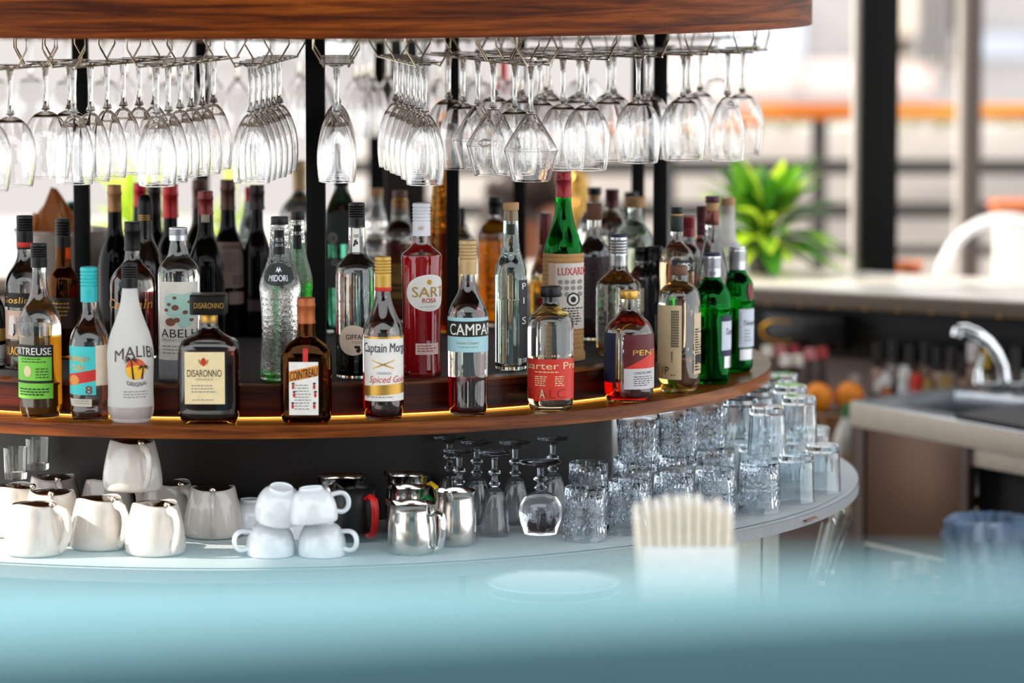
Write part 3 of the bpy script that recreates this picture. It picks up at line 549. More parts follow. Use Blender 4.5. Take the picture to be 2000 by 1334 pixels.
wr(b, 'ABELHA', 320, 392, 640, 656, BLK, l); wr(b, 'ORGANIC CACHACA', 320, 384, 658, 664, GREY, l); lines(b, 322, 372, 672, 692, 3, GREY, l); label(b, 312, 392, 700, 744, P('grey_fibre', '#8b8d92', .7, bump=(300, .8)), name='base_label')
MID = [(438, 18), (470, 19), (500, 22), (520, 28), (540, 36), (556, 40.5), (568, 40.5), (590, 38), (625, 36), (660, 36.5), (700, 39.5), (730, 40.5), (741, 40), (747, 35)]
b = bottle('melon_liqueur_bottle', 'crackled clear melon liqueur bottle almost empty, with black neck label', 548, 747, Z2, MID, TEXG, [(424, 439, 17, BCAP, 'plain')], (730, (.03, .60, .05), .15)); l = label(b, 528, 568, 449, 496, BCAP, name='neck_label'); wr(b, 'MELON', 535, 561, 464, 472, SILV, l, 0, .02); wr(b, 'LIQUEUR', 534, 563, 475, 482, SILV, l, 0, .02); l = label(b, 514, 580, 512, 556, P('dark_green_badge', '#101a16', .4), 'oval'); wr(b, 'MIDORI', 527, 566, 535, 547, SILV, l, 0, .03); poly(b, [(540, 530), (544, 519), (547, 526), (550, 519), (555, 530), (551, 526), (547, 531), (544, 526)], SILV, l)
b = bottle('melon_liqueur_bottle', 'full bright green melon liqueur bottle behind the almost empty one', 583, 728, Z2, [(y-9, h*.72) for y, h in MID][:-1]+[(728, 25)], TEXG, [(414, 430, 13, BCAP, 'plain')], (476, (.06, .80, .06), .40)); l = label(b, 568, 598, 440, 486, BCAP, name='neck_label'); wr(b, 'MELON', 572, 596, 452, 459, SILV, l, 0, .02)
b = bottle('cassis_liqueur_bottle', 'clear embossed bottle of black fruit liqueur with black cap and round cream label', 698, 742, Z2, [(442, 16), (470, 16.5), (495, 18), (506, 26), (516, 37), (526, 41.5), (540, 42), (560, 42), (730, 42), (738, 40), (742, 36)], CLEAR, [(397, 445, 16, BCAP, 'screw')], (655, (.02, .006, .012), .05)); l = label(b, 679, 712, 446, 492, WHITE, name='neck_label'); wr(b, 'MURE', 686, 709, 457, 464, BLK, l); 
for q in range(7): disc(b, 692+rnd.uniform(-6, 10), 474+rnd.uniform(-5, 6), 3.2, 3.2, BLK, l)
l = label(b, 665, 722, 632, 691, P('cream_round_label', '#e3c8b4'), 'oval'); wr(b, 'GIFFARD', 678, 722, 650, 660, BLK, l, 0, .02); wr(b, 'MURE', 690, 710, 663, 668, GREY, l)
for q in range(6): disc(b, 700+rnd.uniform(-7, 7), 679+rnd.uniform(-5, 5), 3, 3, BLK, l)
wr(b, 'S.Giffard', 664, 738, 555, 590, thin('embossed_glass', (.9, .92, .92), (.5, .5, .5), .1, 1), b.body, .3, .02, off=.0016); lines(b, 664, 736, 612, 632, 2, bpy.data.materials['embossed_glass'], b.body, .6)
b = bottle('aperitif_bottle', 'tall straight bottle of bright red aperitif with white cap and oval white label', 824, 738, Z2, [(458, 16), (470, 16.5), (482, 20), (490, 30), (496, 38), (501, 39.5), (512, 39), (560, 38.5), (620, 37), (680, 36.5), (728, 38.5), (734, 38), (738, 34)], THINW, [(397, 461, 17.5, WCAP, 'screw')], (503, (1.0, .012, .04), .80)); l = label(b, 795, 868, 534, 606, WHITE, 'oval'); wr(b, 'SARTI', 806, 863.5, 558, 578, P('gold_ink', '#b78b3c', .5), l, 0, .02); wr(b, 'ROSA', 826, 853, 580, 589, REDI, l, 0, .03); disc(b, 840, 549, 5, 5, GOLD, l); lines(b, 822, 856, 596, 599, 1, GREY, l); l = label(b, 812, 858, 668, 690, P('pink_white_label', '#e8cfcb')); lines(b, 816, 855, 672, 687, 3, REDI, l); wr(b, 'SARTI', 809, 833, 442, 449, GOLD, b.body, off=.0035)
b = bottle('spirit_bottle', 'tall slim clear corked bottle half full, with a dark lettered strip on its side', 998, 725, Z2, [(408, 14), (430, 14.5), (465, 15.5), (490, 18), (505, 23), (517, 28), (530, 30.5), (550, 31), (600, 31), (715, 31), (721, 30), (725, 27)], TINTG, [(396, 411, 15.5, CORK, 'cork'), (411, 432, 12.5, CORK, 'plain')], (585, (.95, .96, .95), .0)); l = label(b, 1014, 1030, 546, 698, P('blue_black_strip', '#1a1c26')); wr(b, 'P', 1019, 1026, 552, 564, WHITE, l); wr(b, 'I', 1021, 1023, 580, 592, WHITE, l); wr(b, 'S', 1019, 1026, 618, 632, WHITE, l); label(b, 984, 1012, 438, 458, P('dark_neck_label', '#1b191a'), name='neck_label')
b = bottle('maraschino_bottle', 'tall green bottle with red capsule, wrapped in woven straw with a white printed label', 1100, 707, Z2, [(383, 15), (400, 15.5), (418, 17.5), (440, 22), (462, 30), (478, 36), (492, 38), (520, 38), (690, 38), (700, 38), (707, 36)], GREENG, [(336, 386, 15.5, RCAP, 'ring')], (478, (.02, .42, .07), .10))
z0, z1 = b.Z(688), b.Z(494); sl = []
for k in range(22): zz = z0+(z1-z0)*k/22; sl += [(b.rm+.0012, zz), (b.rm+.0024, zz+.003), (b.rm+.0024, zz+.0058)]
lathe('straw_sleeve', sl+[(b.rm+.0008, z1)], STRAWM, b.root, 32); lathe('straw_foot', [(b.rm+.001, 0), (b.rm+.0045, .001), (b.rm+.0052, .012), (b.rm+.003, .018), (b.rm, .018)], STRAWM, b.root, 32)
b.fn = lambda u, z, off, g=b.fn, b=b: g(u*b.rm/(b.rm+.003), z, off+.0032)
l = label(b, 1072, 1137, 512, 640, P('printed_white_label', '#d9cfc6')); wr(b, 'LUXARDO', 1089, 1139, 520, 535, REDI, l, 0, .03); poly(b, [(1072, 512), (1085, 512), (1085, 640), (1072, 640)], P('kraft_edge', '#cdb096'), l, .0009)
for x in range(4):
    for y in range(3): disc(b, 1094+x*12, 548+y*12, 4.4, 4.6, GREY, l, .0012)
disc(b, 1118, 582, 12, 13, BLK, l, .0014); disc(b, 1118, 582, 9, 10, WHITE, l, .0017); disc(b, 1118, 582, 5, 6, BLK, l, .002); lines(b, 1090, 1136, 598, 634, 7, BLK, l, .5); disc(b, 1117, 460, 19, 20, GREENG, b.root, .001, 'seal')
b = bottle('gin_bottle', 'clear ribbed bottle with ringed silver cap and blue top, nearly empty', 1208, 697, Z2, [(518, 17), (530, 18), (538, 26), (546, 37), (553, 43), (562, 44), (580, 44), (685, 44), (692, 43), (697, 39)], solid_glass('bottle_glass_ribbed', (.98, .985, .985), bump=(90, .3)), [(463, 520, 17, SILV, 'screw'), (459, 464, 16.5, NAVY, 'plain')], (672, (.85, .60, .25), .05))
wr(b, 'AMALFI', 1191, 1224, 500, 510, GREY, b.body, .2, off=.002)
for k in range(15): a = -1.3+k*2.6/14; tube('rib', [b.fn(b.rm*a, b.Z(566), .0001), b.fn(b.rm*a, b.Z(676), .0001)], .0010, THINW, b.root, 5)
b = bottle('gin_bottle', 'bottle of dark sloe spirit with square wooden stopper behind the straw-wrapped bottle', 1160, 668, Z2, [(428, 14), (460, 14.5), (472, 19), (484, 28), (496, 32), (510, 33), (655, 33), (663, 32), (668, 28)], CLEAR, [(398, 430, 15, DCORK, 'box')], (474, (.09, .008, .03), .08)); l = label(b, 1132, 1193, 500, 620, P('engraved_dark', '#2a1418', .35, bump=(200, .8)))
b = bottle('gin_bottle', 'bottle with black cap and cream label with green edge behind the ribbed bottle', 1252, 683, Z2, [(508, 12), (520, 12.5), (530, 18), (540, 25), (552, 27), (673, 27), (683, 24)], CLEAR, [(483, 510, 12.5, BCAP, 'ring')], (545, (.35, .12, .08), .05)); l = label(b, 1240, 1280, 562, 606, P('cream_lime_label', '#dfc9a8')); poly(b, [(1226, 552), (1229, 552), (1229, 590), (1226, 590)], LIME, l)
b = bottle('liqueur_bottle', 'small matt black bottle with black cap left of the right-hand post', 1279, 684, Z2, [(506, 15), (515, 16), (526, 21), (536, 27), (548, 29.5), (570, 30), (674, 30), (684, 26)], P('black_ceramic', '#0a0c14', .22), [(482, 508, 16, BCAP, 'ring')]); disc(b, 1280, 600, 8, 12, P('dark_blue_badge', '#18203a'), b.root)
b = bottle('gin_bottle', 'round-shouldered greenish bottle with wide wooden disc stopper', 1240, 640, Z2, [(404, 14), (430, 15), (440, 20), (452, 30), (464, 35), (480, 36), (630, 36), (640, 32)], TINTG, [(386, 406, 21, CORK, 'cork')], (462, (.90, .92, .86), .02)); l = label(b, 1225, 1256, 408, 430, P('grey_neck_label', '#a9a49c'), name='neck_label')
b = bottle('gin_bottle', 'clear square bottle with black disc cap on a wooden plug', 1161, 622, Z2, [(392, 13), (405, 14), (418, 22), (432, 31), (450, 33), (610, 33), (622, 29)], CLEAR, [(367, 381, 13.5, BCAP, 'plug'), (381, 394, 11, CORK, 'plain')], (500, (.9, .7, .35), .03))
b = bottle('gin_bottle', 'clear bottle with ridged burgundy cap left of the wooden disc stopper', 1195, 628, Z2, [(405, 14), (416, 16), (428, 24), (440, 31), (452, 34), (618, 34), (628, 30)], CLEAR, [(370, 407, 13.5, BURG, 'screw')], (470, (.92, .85, .75), .02)); lines(b, 1184, 1206, 446, 452, 1, BLK, b.body)
b = bottle('spirit_bottle', 'tall bottle with black capsule behind the wooden disc stopper', 1232, 606, Z2, [(450, 14), (465, 20), (480, 31), (500, 34), (596, 34), (606, 30)], DKGLASS, [(376, 452, 14, BCAP, 'ring')])
b = bottle('gin_bottle', 'clear gin bottle with black capsule and dark green name label', 1321, 690, Z2, [(450, 12), (470, 12.5), (480, 18), (490, 28), (500, 34), (512, 35), (680, 35), (690, 31)], CLEAR, [(405, 418, 12, BCAP, 'plug'), (418, 422, 12.2, CORK, 'plain'), (422, 453, 12.5, DGREEN, 'plain')], (506, (.88, .72, .58), .03)); l = label(b, 1310, 1356, 506, 530, DGREEN); wr(b, 'SIPSMITH', 1320, 1362, 512, 526, SILV, l)
b = bottle('gin_bottle', 'bottle with short ridged red cap behind the dark green name label', 1343, 664, Z2, [(461, 13), (478, 15), (490, 24), (502, 29), (520, 30), (654, 30), (664, 26)], CLEAR, [(423, 463, 14.5, P('wine_red_cap', '#7c1a20', .35, .2), 'screw')], (530, (.8, .4, .35), .03))
b = bottle('gin_bottle', 'bottle with tall ridged burgundy capsule, partly behind the copper-collared one', 1371, 652, Z2, [(458, 11), (472, 14), (486, 24), (500, 28), (640, 28), (652, 24)], CLEAR, [(402, 460, 12, BURG, 'screw')], (486, (.85, .45, .50), .03))
b = bottle('spirit_bottle', 'long-necked bottle with wood plug, copper collar and orange label', 1390, 672, Z2, [(438, 13.5), (455, 14), (475, 17), (500, 24), (525, 30), (545, 32), (662, 32), (672, 28)], CLEAR, [(384, 396, 14, BURG, 'plug'), (396, 412, 12, CORK, 'plain'), (412, 440, 13.8, P('copper_collar', '#6b3a34', .25, .6), 'plain')], (545, (.25, .06, .05), .08)); l = label(b, 1376, 1404, 520, 545, P('orange_print', '#e2622a'))
b = bottle('gin_bottle', 'frosted white bottle with wooden stopper behind the green pair at the shelf end', 1420, 684, Z1, [(402, 13), (425, 14), (450, 14.5), (470, 16), (478, 24), (486, 34), (494, 37), (510, 37.5), (674, 37), (680, 36), (684, 32)], FROST, [(387, 402, 14.5, CORK, 'cork'), (400, 420, 10.5, CORK, 'plain')]); wr(b, 'staple', 1405, 1461, 494, 514, BLK, b.body); lines(b, 1430, 1456, 520, 560, 5, GREY, b.body, .3)
# --- upper tier, middle and far side
b = bottle('bourbon_bottle', 'rounded bottle of bright amber bourbon with black cap', 967, 640, Z2, [(418, 13.5), (430, 14), (436, 20), (444, 28), (454, 33), (465, 34.5), (490, 34.5), (630, 34.5), (640, 30)], solid_glass('bottle_glass_embossed', (.985, .985, .98), bump=(110, .5)), [(385, 420, 14, BCAP, 'ring')], (455, (.92, .48, .04), .18))
b = bottle('bourbon_bottle', 'bourbon bottle with dripping dark red wax neck beside the green straw-wrapped bottle', 1066, 640, Z2, [(470, 14), (490, 16), (512, 22), (530, 29), (545, 31), (560, 31.5), (630, 31), (640, 27)], CLEAR, [(416, 478, 14.5, P('red_wax', '#7a0f18', .2), 'cap')], (550, (.90, .62, .20), .10)); l = label(b, 1042, 1075, 570, 608, P('tan_label', '#c49a5a')); disc(b, 1055, 588, 9, 10, P('dark_red_ink'), l)
for x, y0, y1 in ((1053, 470, 535), (1060, 470, 505), (1071, 470, 500)): tube('wax_drip', [b.fn(b.U(x), b.Z(y0+(y1-y0)*k/5), .0005) for k in range(6)], [.0022, .002, .0019, .0018, .0019, .0024], P('red_wax'), b.root, 6)
b = bottle('liqueur_bottle', 'very tall tapering faceted amber liqueur bottle left of the third post', 863, 652, Z2, [(262, 9), (290, 12), (330, 15), (380, 19), (440, 23), (520, 27), (620, 30), (642, 30), (652, 26)], solid_glass('bottle_glass_amber', (.97, .72, .30), bump=(90, .6)), [(236, 264, 11, BRCAP, 'ring')], (455, (.70, .22, .015), .15), seg=12)
b = bottle('tequila_bottle', 'small clear bottle with knobbed neck and round cork stopper', 736, 610, Z2, [(384, 12), (395, 12.5), (410, 15.5), (428, 20), (440, 20.5), (452, 17), (462, 18), (474, 25), (486, 28), (500, 29), (600, 29), (610, 25)], CLEAR, [(369, 384, 13, CORK, 'cork'), (384, 397, 8.5, CORK, 'plain')], (497, (.95, .95, .94), .0)); label(b, 712, 762, 500, 540, P('pale_pink_label', '#d8ccc4'))
b = bottle('whisky_bottle', 'bulb-necked whisky bottle with brown cap and wax seal behind the tall red bottle', 782, 632, Z2, [(390, 14), (400, 15), (418, 17.5), (428, 18), (434, 19), (446, 27), (460, 34), (474, 35), (500, 35), (622, 35), (632, 30)], CLEAR, [(373, 388, 14, DCORK, 'plain'), (388, 391, 14.3, GOLD, 'plain'), (391, 420, 16, P('bronze_foil', '#7a5233', .35, .6), 'plain')], (477, (.22, .05, .02), .12)); disc(b, 772, 475, 9, 10, P('wax_seal', '#5a1420', .3), b.root, .002, 'seal'); l = label(b, 752, 818, 514, 580, P('ochre_label', '#b58a45')); lines(b, 760, 800, 520, 540, 4, BLK, l); lines(b, 764, 800, 552, 572, 2, BLK, l, .6)
b = bottle('gin_bottle', 'angular aqua gin bottle with dark shoulder label and hanging tag', 668, 652, Z2, [(362, 12), (375, 15), (395, 24), (420, 33), (440, 36), (470, 36), (640, 36), (652, 32)], TINTG, [(330, 364, 14, BCAP, 'plain')], (440, (.35, .70, .60), .03), sq=4)
l = label(b, 640, 706, 415, 475, P('slate_label', '#27302f', .5)); disc(b, 652, 463, 10, 11, P('pewter_badge', '#7d7a74'), l); wr(b, 'UK', 646, 659, 458, 469, BLK, l, 0, .02); l = label(b, 640, 702, 502, 560, P('charcoal_label', '#35373a')); wr(b, 'Gin', 650, 672, 506, 516, SILV, l); tube('tag_cord', [b.fn(b.U(669), b.Z(366), .004), b.fn(b.U(670), b.Z(398), .003)], .0009, BLK, b.root, 5); disc(b, 670, 406, 5, 6, P('tag_brown', '#4a2c20'), b.root, .004, 'hanging_tag')
b = bottle('spirit_bottle', 'rounded clear bottle with tall tan wooden cap left of the thick post', 586, 602, Z2, [(370, 11), (380, 13), (390, 22), (402, 33), (414, 38), (430, 39.5), (592, 39), (602, 34)], CLEAR, [(315, 372, 13.5, TANC, 'ring')], (430, (.93, .94, .93), .0)); l = label(b, 560, 612, 448, 520, P('pale_name_label', '#cfc8c4')); lines(b, 584, 606, 452, 476, 2, BLK, l, .6); disc(b, 588, 412, 8, 9, GREY, b.root)
b = bottle('spirit_bottle', 'clear round bottle with black pourer mostly hidden by the third post', 903, 615, Z2, [(440, 10), (455, 14), (466, 22), (480, 25), (605, 25), (615, 22)], CLEAR, [(405, 442, 6, BCAP, 'cap')], (520, (.9, .8, .6), .02))
WINE = [(0, 14), (.11, 14.5), (.17, 17), (.24, 25), (.31, 32), (.37, 35), (.45, 35.5), (.96, 35), (.985, 34), (1, 30)]
def wine(cx, by, top, k, capmat, caph, lab, hw=1.0, glass=DKGLASS, kind='ring'):
    H = by-top; y0 = top+caph; body = [(y0+(by-y0)*t, h*k*hw) for t, h in WINE]
    return bottle('wine_bottle', lab, cx, by, Z2, body, glass, [(top, y0+2, 14.6*k, capmat, kind)], group='wine bottles at the left of the upper tier')
BRF = P('brown_foil', '#4a2a1c', .35, .4); DRF = P('dark_foil', '#1a0f10', .35, .3); CRF = P('crimson_foil', '#b3161c', .3, .3)
wine(227, 682, 362, .95, P('tan_foil', '#9a6a3c', .4, .3), 50, 'dark wine bottle with tan capsule, leftmost of the wine bottles')
b = wine(286, 690, 381, 1.05, BCAP, 48, 'dark bottle with domed black capsule and gold neck rings', 1.0, P('dark_amber_glass', '#1a0f08', .08), 'dome')
for y in (420, 424, 428): label(b, 264, 308, y, y+1.6, GOLD, name='gold_ring', off=.003)
wine(276, 640, 358, .92, CRF, 44, 'dark wine bottle with red capsule behind the domed black capsule'); wine(304, 648, 356, .93, DRF, 60, 'dark wine bottle with black capsule, left of the red capsule'); wine(335, 655, 360, 1.08, CRF, 64, 'dark wine bottle with bright red capsule above the silver screw cap', .9)
wine(393, 630, 352, 1.1, BRF, 52, 'dark wine bottle with brown capsule half hidden behind the maroon one'); b = wine(404, 692, 374, 1.03, P('maroon_foil', '#7a1a1c', .3, .3), 44, 'dark wine bottle with maroon capsule and white neck band', 1.0); label(b, 386, 424, 419, 434, P('white_neck_band', '#b7a993'), off=.001, name='neck_band')
b = wine(447, 660, 352, 1.0, BRF, 56, 'dark wine bottle with a printed back label facing the camera', 1.0); l = label(b, 424, 478, 472, 560, P('back_label', '#8a7065', .6)); wr(b, 'CASTANOS', 432, 474, 478, 485, BLK, l); lines(b, 432, 474, 492, 530, 8, P('brown_ink'), l); lines(b, 458, 474, 536, 556, 10, BLK, l, .5, 0); label(b, 450, 478, 568, 592, P('back_label'), name='lower_label')
b = wine(504, 660, 362, 1.0, DRF, 46, 'dark claret bottle with purple-black capsule right of the back-labelled one', .78, RUBY); label(b, 486, 530, 584, 606, P('claret_label', '#3a2a2c'), name='lower_label')
b = bottle('spirit_bottle', 'slim pale bottle with red and green neck band between two dark wine bottles', 488, 628, Z2, [(392, 9), (420, 12), (450, 20), (470, 22), (618, 22), (628, 19)], TINTG, [(366, 394, 8, CRF, 'ring')], (470, (.8, .9, .75), .02))

# ------------------------------------------------------------------ crockery, jugs and tumblers on the worktop
CER = P('white_glaze', '#d4cdc5', .12, coat=.4); LID = P('lid_steel', '#b9a99a', .12, 1.0)
def make_teapot():
    t = empty('teapot'); r = lambda z: .0555-.017*(z/.095)**1.3
    pf = chaikin([(0, .002), (.048, .0), (.054, .003), (.0560, .014), (.0545, .035), (.0495, .065), (.0425, .090), (.0405, .094), (.0385, .0935), (.040, .086), (.046, .05), (.048, .012), (0, .008)], 2)
    vs, fs = lathe_data(pf, 40); vs = [(x, y, z+(.0055*abs(cos(atan2(x, -y)))**3*(1 if -y > 0 else .4)*0+.006*abs(sin(atan2(x, -y)))**4)*max(0, (z-.075)/.02)) for x, y, z in vs]
    me = mesh('body', vs, fs, 0); fix(me); me.polygons.foreach_set('use_smooth', [True]*len(me.polygons)); link('body', me, CER, t)
    hp = [(0, -.041, .086), (0, -.052, .087), (0, -.066, .083), (0, -.0735, .070), (0, -.0745, .052), (0, -.070, .034), (0, -.0615, .019), (0, -.054, .012)]
    tube('handle', hp, [.0085, .0095, .0098, .0092, .0088, .0085, .0082, .008], CER, t, 10, .55, Vector((1, 0, 0)))
    ld = lathe('lid', [(0, .0995), (.018, .0985), (.032, .0955), (.0385, .094), (.0395, .0955), (.037, .0935), (0, .091)], LID, t, 32)
    lathe('hinge_knob', [(0, .006), (.004, .0055), (.0065, .001), (.006, -.004), (0, -.005)], LID, ld, 12, (0, -.040, .0965)); return t
pot = make_teapot(); first = True
pots = [(60, 1092, 0, 62, 'teapot with its handle to the right, front left on the worktop'), (188, 1080, 0, 46, 'teapot second from the left in the front row'), (298, 1091, 0, 38, 'teapot under the raised one, right end of the front row'), (412, 1057, 0, 4, 'teapot with its handle towards the camera, right of the group'),
        (253, 966, .0915, 30, 'teapot standing on the others, close under the bottle shelf'), (20, 1054, 0, 70, 'teapot behind the front left one, cut by the frame edge'), (98, 1034, 0, 20, 'teapot in the back row under the shot glasses'), (205, 1038, 0, 60, 'teapot in the back row behind the second front one'), (95, 1066, 0, 5, 'teapot in the second row with its handle to the camera'), (325, 1046, 0, 40, 'teapot in the shade behind the right end of the front row')]
for x, y, dz, ang, lab in pots:
    o = pot if first else copy_tree(pot); first = False; p = at(x, y, ZL+dz); o.location = (p.x, p.y+.055, ZL+dz+.0006); o.rotation_euler.z = radians(ang); o.scale = (.95, .95, .91); tag(o, 'white '+lab, 'teapot', 'white ceramic teapots')
SHOT = solid_glass('shot_glass', (.98, .98, .97))
for x, y, lab in ((28, 938, 'small straight shot glass on the teapot lids, nearer the left edge'), (71, 920, 'small straight shot glass on the teapot lids, right-hand one')):
    p = at(x, y, ZL+.0925); t = empty('shot_glass', (p.x, p.y+.02, ZL+.0925), 0, lab, 'glass', 'shot glasses')
    s_ = scale_at(p); lathe('glass_wall', [(0, .001), (21*s_, 0), (22*s_, .004), (23.5*s_, 62*s_), (22.3*s_, 62*s_), (20.5*s_, .012), (0, .010)], SHOT, t, 28)
def make_cup():
    t = empty('espresso_cup')
    lathe('bowl', chaikin([(.0395, 0), (.0415, .002), (.0425, .014), (.040, .034), (.031, .051), (.021, .056), (.0205, .060), (.019, .0605), (.0185, .057), (0, .0565)], 2)+[(0, .053)]+chaikin([(.02, .052), (.029, .048), (.037, .033), (.0395, .012), (.0395, 0)], 1), P('cup_white', '#e6ebf0', .1, coat=.4), t, 36)
    tube('handle', chaikin([(.041, 0, .014), (.053, 0, .010), (.064, 0, .018), (.065, 0, .034), (.056, 0, .045), (.034, 0, .043)], 2), .0043, P('cup_white'), t, 8, 1.6, Vector((0, 1, 0))); return t
cup = make_cup(); first = True
for x, y, dz, rz, tilt, lab in ((526, 1091, 0, 200, 0, 'upturned in the front, left one, handle to the left'), (627, 1091, 0, -20, 0, 'upturned in the front, right one, handle to the right'), (488, 1046, 0, 120, 0, 'at the back left beside the large teapot'), (582, 1056, 0, 90, 0, 'upturned behind the gap between the front two'),
                              (541, 1020, .067, -40, 15, 'tipped on top of the pile, left one'), (611, 1026, .065, 20, -4, 'on top of the pile, right one, handle high')):
    o = cup if first else copy_tree(cup); first = False; p = at(x, y, ZL+dz); o.location = (p.x, p.y+.035, ZL+dz+.0006); o.rotation_euler = (radians(tilt*.5), radians(tilt), radians(rz)); tag(o, 'small white espresso cup '+lab, 'cup', 'white espresso cups')
JUG = P('polished_jug_steel', '#cfcac4', .14, 1.0); JBLK = P('black_jug', '#131315', .35)
def jug(x, y, w, top, lab, mat=JUG, hang=None, hmat=None, dz=0):
    p = at(x, y, ZL+dz); r = w/2*scale_at(p); h = max(.05, atd(x, top+w*.10, p.y+r).z-ZL-dz)
    t = empty('milk_jug', (p.x, p.y+r, ZL+dz+.0006), 0, lab, 'jug', 'milk jugs')
    lathe('body', [(0, .001)]+chaikin([(r*.86, 0), (r*.97, .004), (r, h*.25), (r*.97, h*.6), (r*.88, h*.86), (r*.90, h*.94), (r*.97, h)], 2)+[(r*.95, h+.0006)]+chaikin([(r*.94, h), (r*.86, h*.93), (r*.85, h*.86), (r*.94, h*.6), (r*.96, .006)], 1)+[(0, .005)], mat, t, 36)
    if hang is not None:
        a = radians(hang); d = lambda k, z: (sin(a)*r*k, -cos(a)*r*k, z)
        tube('handle', [d(.90, h*.80), d(1.12, h*.86), d(1.34, h*.80), d(1.42, h*.62), d(1.40, h*.38), d(1.30, h*.16), d(1.12, h*.10), d(.98, h*.14)], .0045, hmat or mat, t, 8, 1.9, Vector((cos(a), sin(a), 0)))
        o = tube('spout', [(-sin(a)*r*.80, cos(a)*r*.80, h*.86), (-sin(a)*r*1.0, cos(a)*r*1.0, h*.97), (-sin(a)*r*1.12, cos(a)*r*1.12, h+.004)], [r*.26, r*.22, r*.10], mat, t, 10, .5)
    return t
jug(666, 1050, 106, 920, 'tall steel milk jug behind the black one'); jug(687, 1062, 98, 940, 'matt black milk jug with a red handle', JBLK, 42, P('red_grip', '#c81d1a', .4))
jug(795, 1045, 88, 918, 'steel milk jug at the back, behind the green-handled one', JUG, 70, P('yellow_grip', '#d9b21c', .4)); jug(797, 1062, 88, 943, 'steel milk jug with a green handle', JUG, 50, P('green_grip', '#14803c', .4)); jug(803, 1087, 100, 973, 'shiny steel milk jug in front with a wire handle', JUG, 62, CHROME); jug(888, 1070, 86, 950, 'steel milk jug at the right of the jugs', JUG, 160)
KN = solid_glass('knop_glass', (.93, .94, .96))
def make_goblet(name, bowl, hs, fr):
    t = empty(name); z0 = bowl[-1][1]; b = chaikin(bowl, 2); b = b+[(0, z0+.001)]+[(max(.0005, r-.0012), z) for r, z in reversed(chaikin(bowl[:-1], 2))]
    lathe('bowl', b, solid_glass('goblet_bowl', (.985, .985, .99)), t, 28)
    lathe('stem', [(0, z0), (.008, z0+.001), (.012, z0+.006), (.007, z0+.011), (.0055, z0+hs*.30), (.013, z0+hs*.40), (.013, z0+hs*.44), (.0055, z0+hs*.54), (.006, z0+hs*.80), (.014, z0+hs*.92), (fr*.95, z0+hs-.002), (fr, z0+hs), (fr*.98, z0+hs+.001), (0, z0+hs+.0015)], KN, t, 24); return t
gob = make_goblet('liqueur_glass', [(.031, 0), (.030, .02), (.026, .05), (.019, .078), (.006, .086)], .062, .033); snif = make_goblet('brandy_glass', [(.030, 0), (.037, .02), (.040, .042), (.034, .062), (.018, .073), (.005, .076)], .052, .038)
first = True
for x, y, lab in ((966, 1050, 'front left, before the dark core'), (1006, 1027, 'second row, right'), (931, 1026, 'second row, middle'), (897, 1046, 'behind the steel jug'), (878, 1016, 'third row, left'), (1080, 1018, 'third row, right')):
    o = gob if first else copy_tree(gob); first = False; p = at(x, y, ZL); o.location = (p.x, p.y+.028, ZL+.0006); o.scale = (.88, .88, 1); tag(o, 'upturned knop-stemmed glass in shade, '+lab, 'glass', 'upturned stemmed glasses on the worktop')
p = at(1056, 1047, ZL); snif.location = (p.x, p.y+.03, ZL+.0006); tag(snif, 'upturned round brandy glass left of the cut-crystal tumblers', 'glass')
CRY = solid_glass('cut_crystal', (.95, .97, .99))
def make_crystal():
    t = empty('crystal_tumbler'); H, R = .094, .0392; seg, nz = 64, 26; vs, fs = [], []
    def cut(a, z):
        q = a*4/(2*pi); u = (q % 1)*2-1; v = (z/H)*2.1-1.05; d = hypot(u, v)
        star = abs(((atan2(v, u)*8/pi) % 2)-1); k = .0
        if d < .95: k = -.0034*(1-abs(star-.5)*2)*min(1, d*3)*(1-d*.55)
        else: k = -.0028*abs(sin(a*20))
        rim = min(1, max(0, (H*.93-z)/(H*.06)))*min(1, max(0, z/(H*.05))); return k*rim
    for j in range(nz+1):
        z = H*j/nz; r0 = R*(.90+.10*j/nz)
        for i in range(seg): a = 2*pi*i/seg; r = r0+cut(a, z); vs.append((r*sin(a), -r*cos(a), z))
    for j in range(nz):
        for i in range(seg): i2 = (i+1) % seg; fs.append((j*seg+i, j*seg+i2, (j+1)*seg+i2, (j+1)*seg+i))
    fs.append(tuple(range(seg))[::-1]); q = len(vs); inner = [(R-.0022, H), (R*.95-.0035, H*.5), (R*.92-.004, .020), (R*.75, .014)]
    for r, z in inner:
        for i in range(seg): a = 2*pi*i/seg; vs.append((r*sin(a), -r*cos(a), z))
    rings = [nz*seg]+[q+k*seg for k in range(len(inner))]
    for A, B in zip(rings, rings[1:]):
        for i in range(seg): i2 = (i+1) % seg; fs.append((A+i, A+i2, B+i2, B+i))
    fs.append(tuple(rings[-1]+i for i in range(seg)))
    me = mesh('cut_glass', vs, fs, 14); fix(me); link('cut_glass', me, CRY, t); return t
def make_plain():
    t = empty('tumbler'); H, R = .092, .0365; rf = lambda r, z, a: r-(.0011*(.5+.5*cos(a*22)) if (r > R*.84 and .018 < z < H*.72) else 0)
    lathe('fluted_glass', [(0, 0), (R*.84, 0), (R*.90, .003)]+[(R*(.90+.1*k/8), .003+(H-.003)*k/8) for k in range(1, 9)]+[(R-.0022, H+.0004), (R*.94-.0022, H*.5), (R*.88-.002, .016), (0, .014)], solid_glass('tumbler_glass', (.95, .975, .99)), t, 88, rfun=rf, smooth=30); return t
cry, pla = make_crystal(), make_plain(); f1 = f2 = True
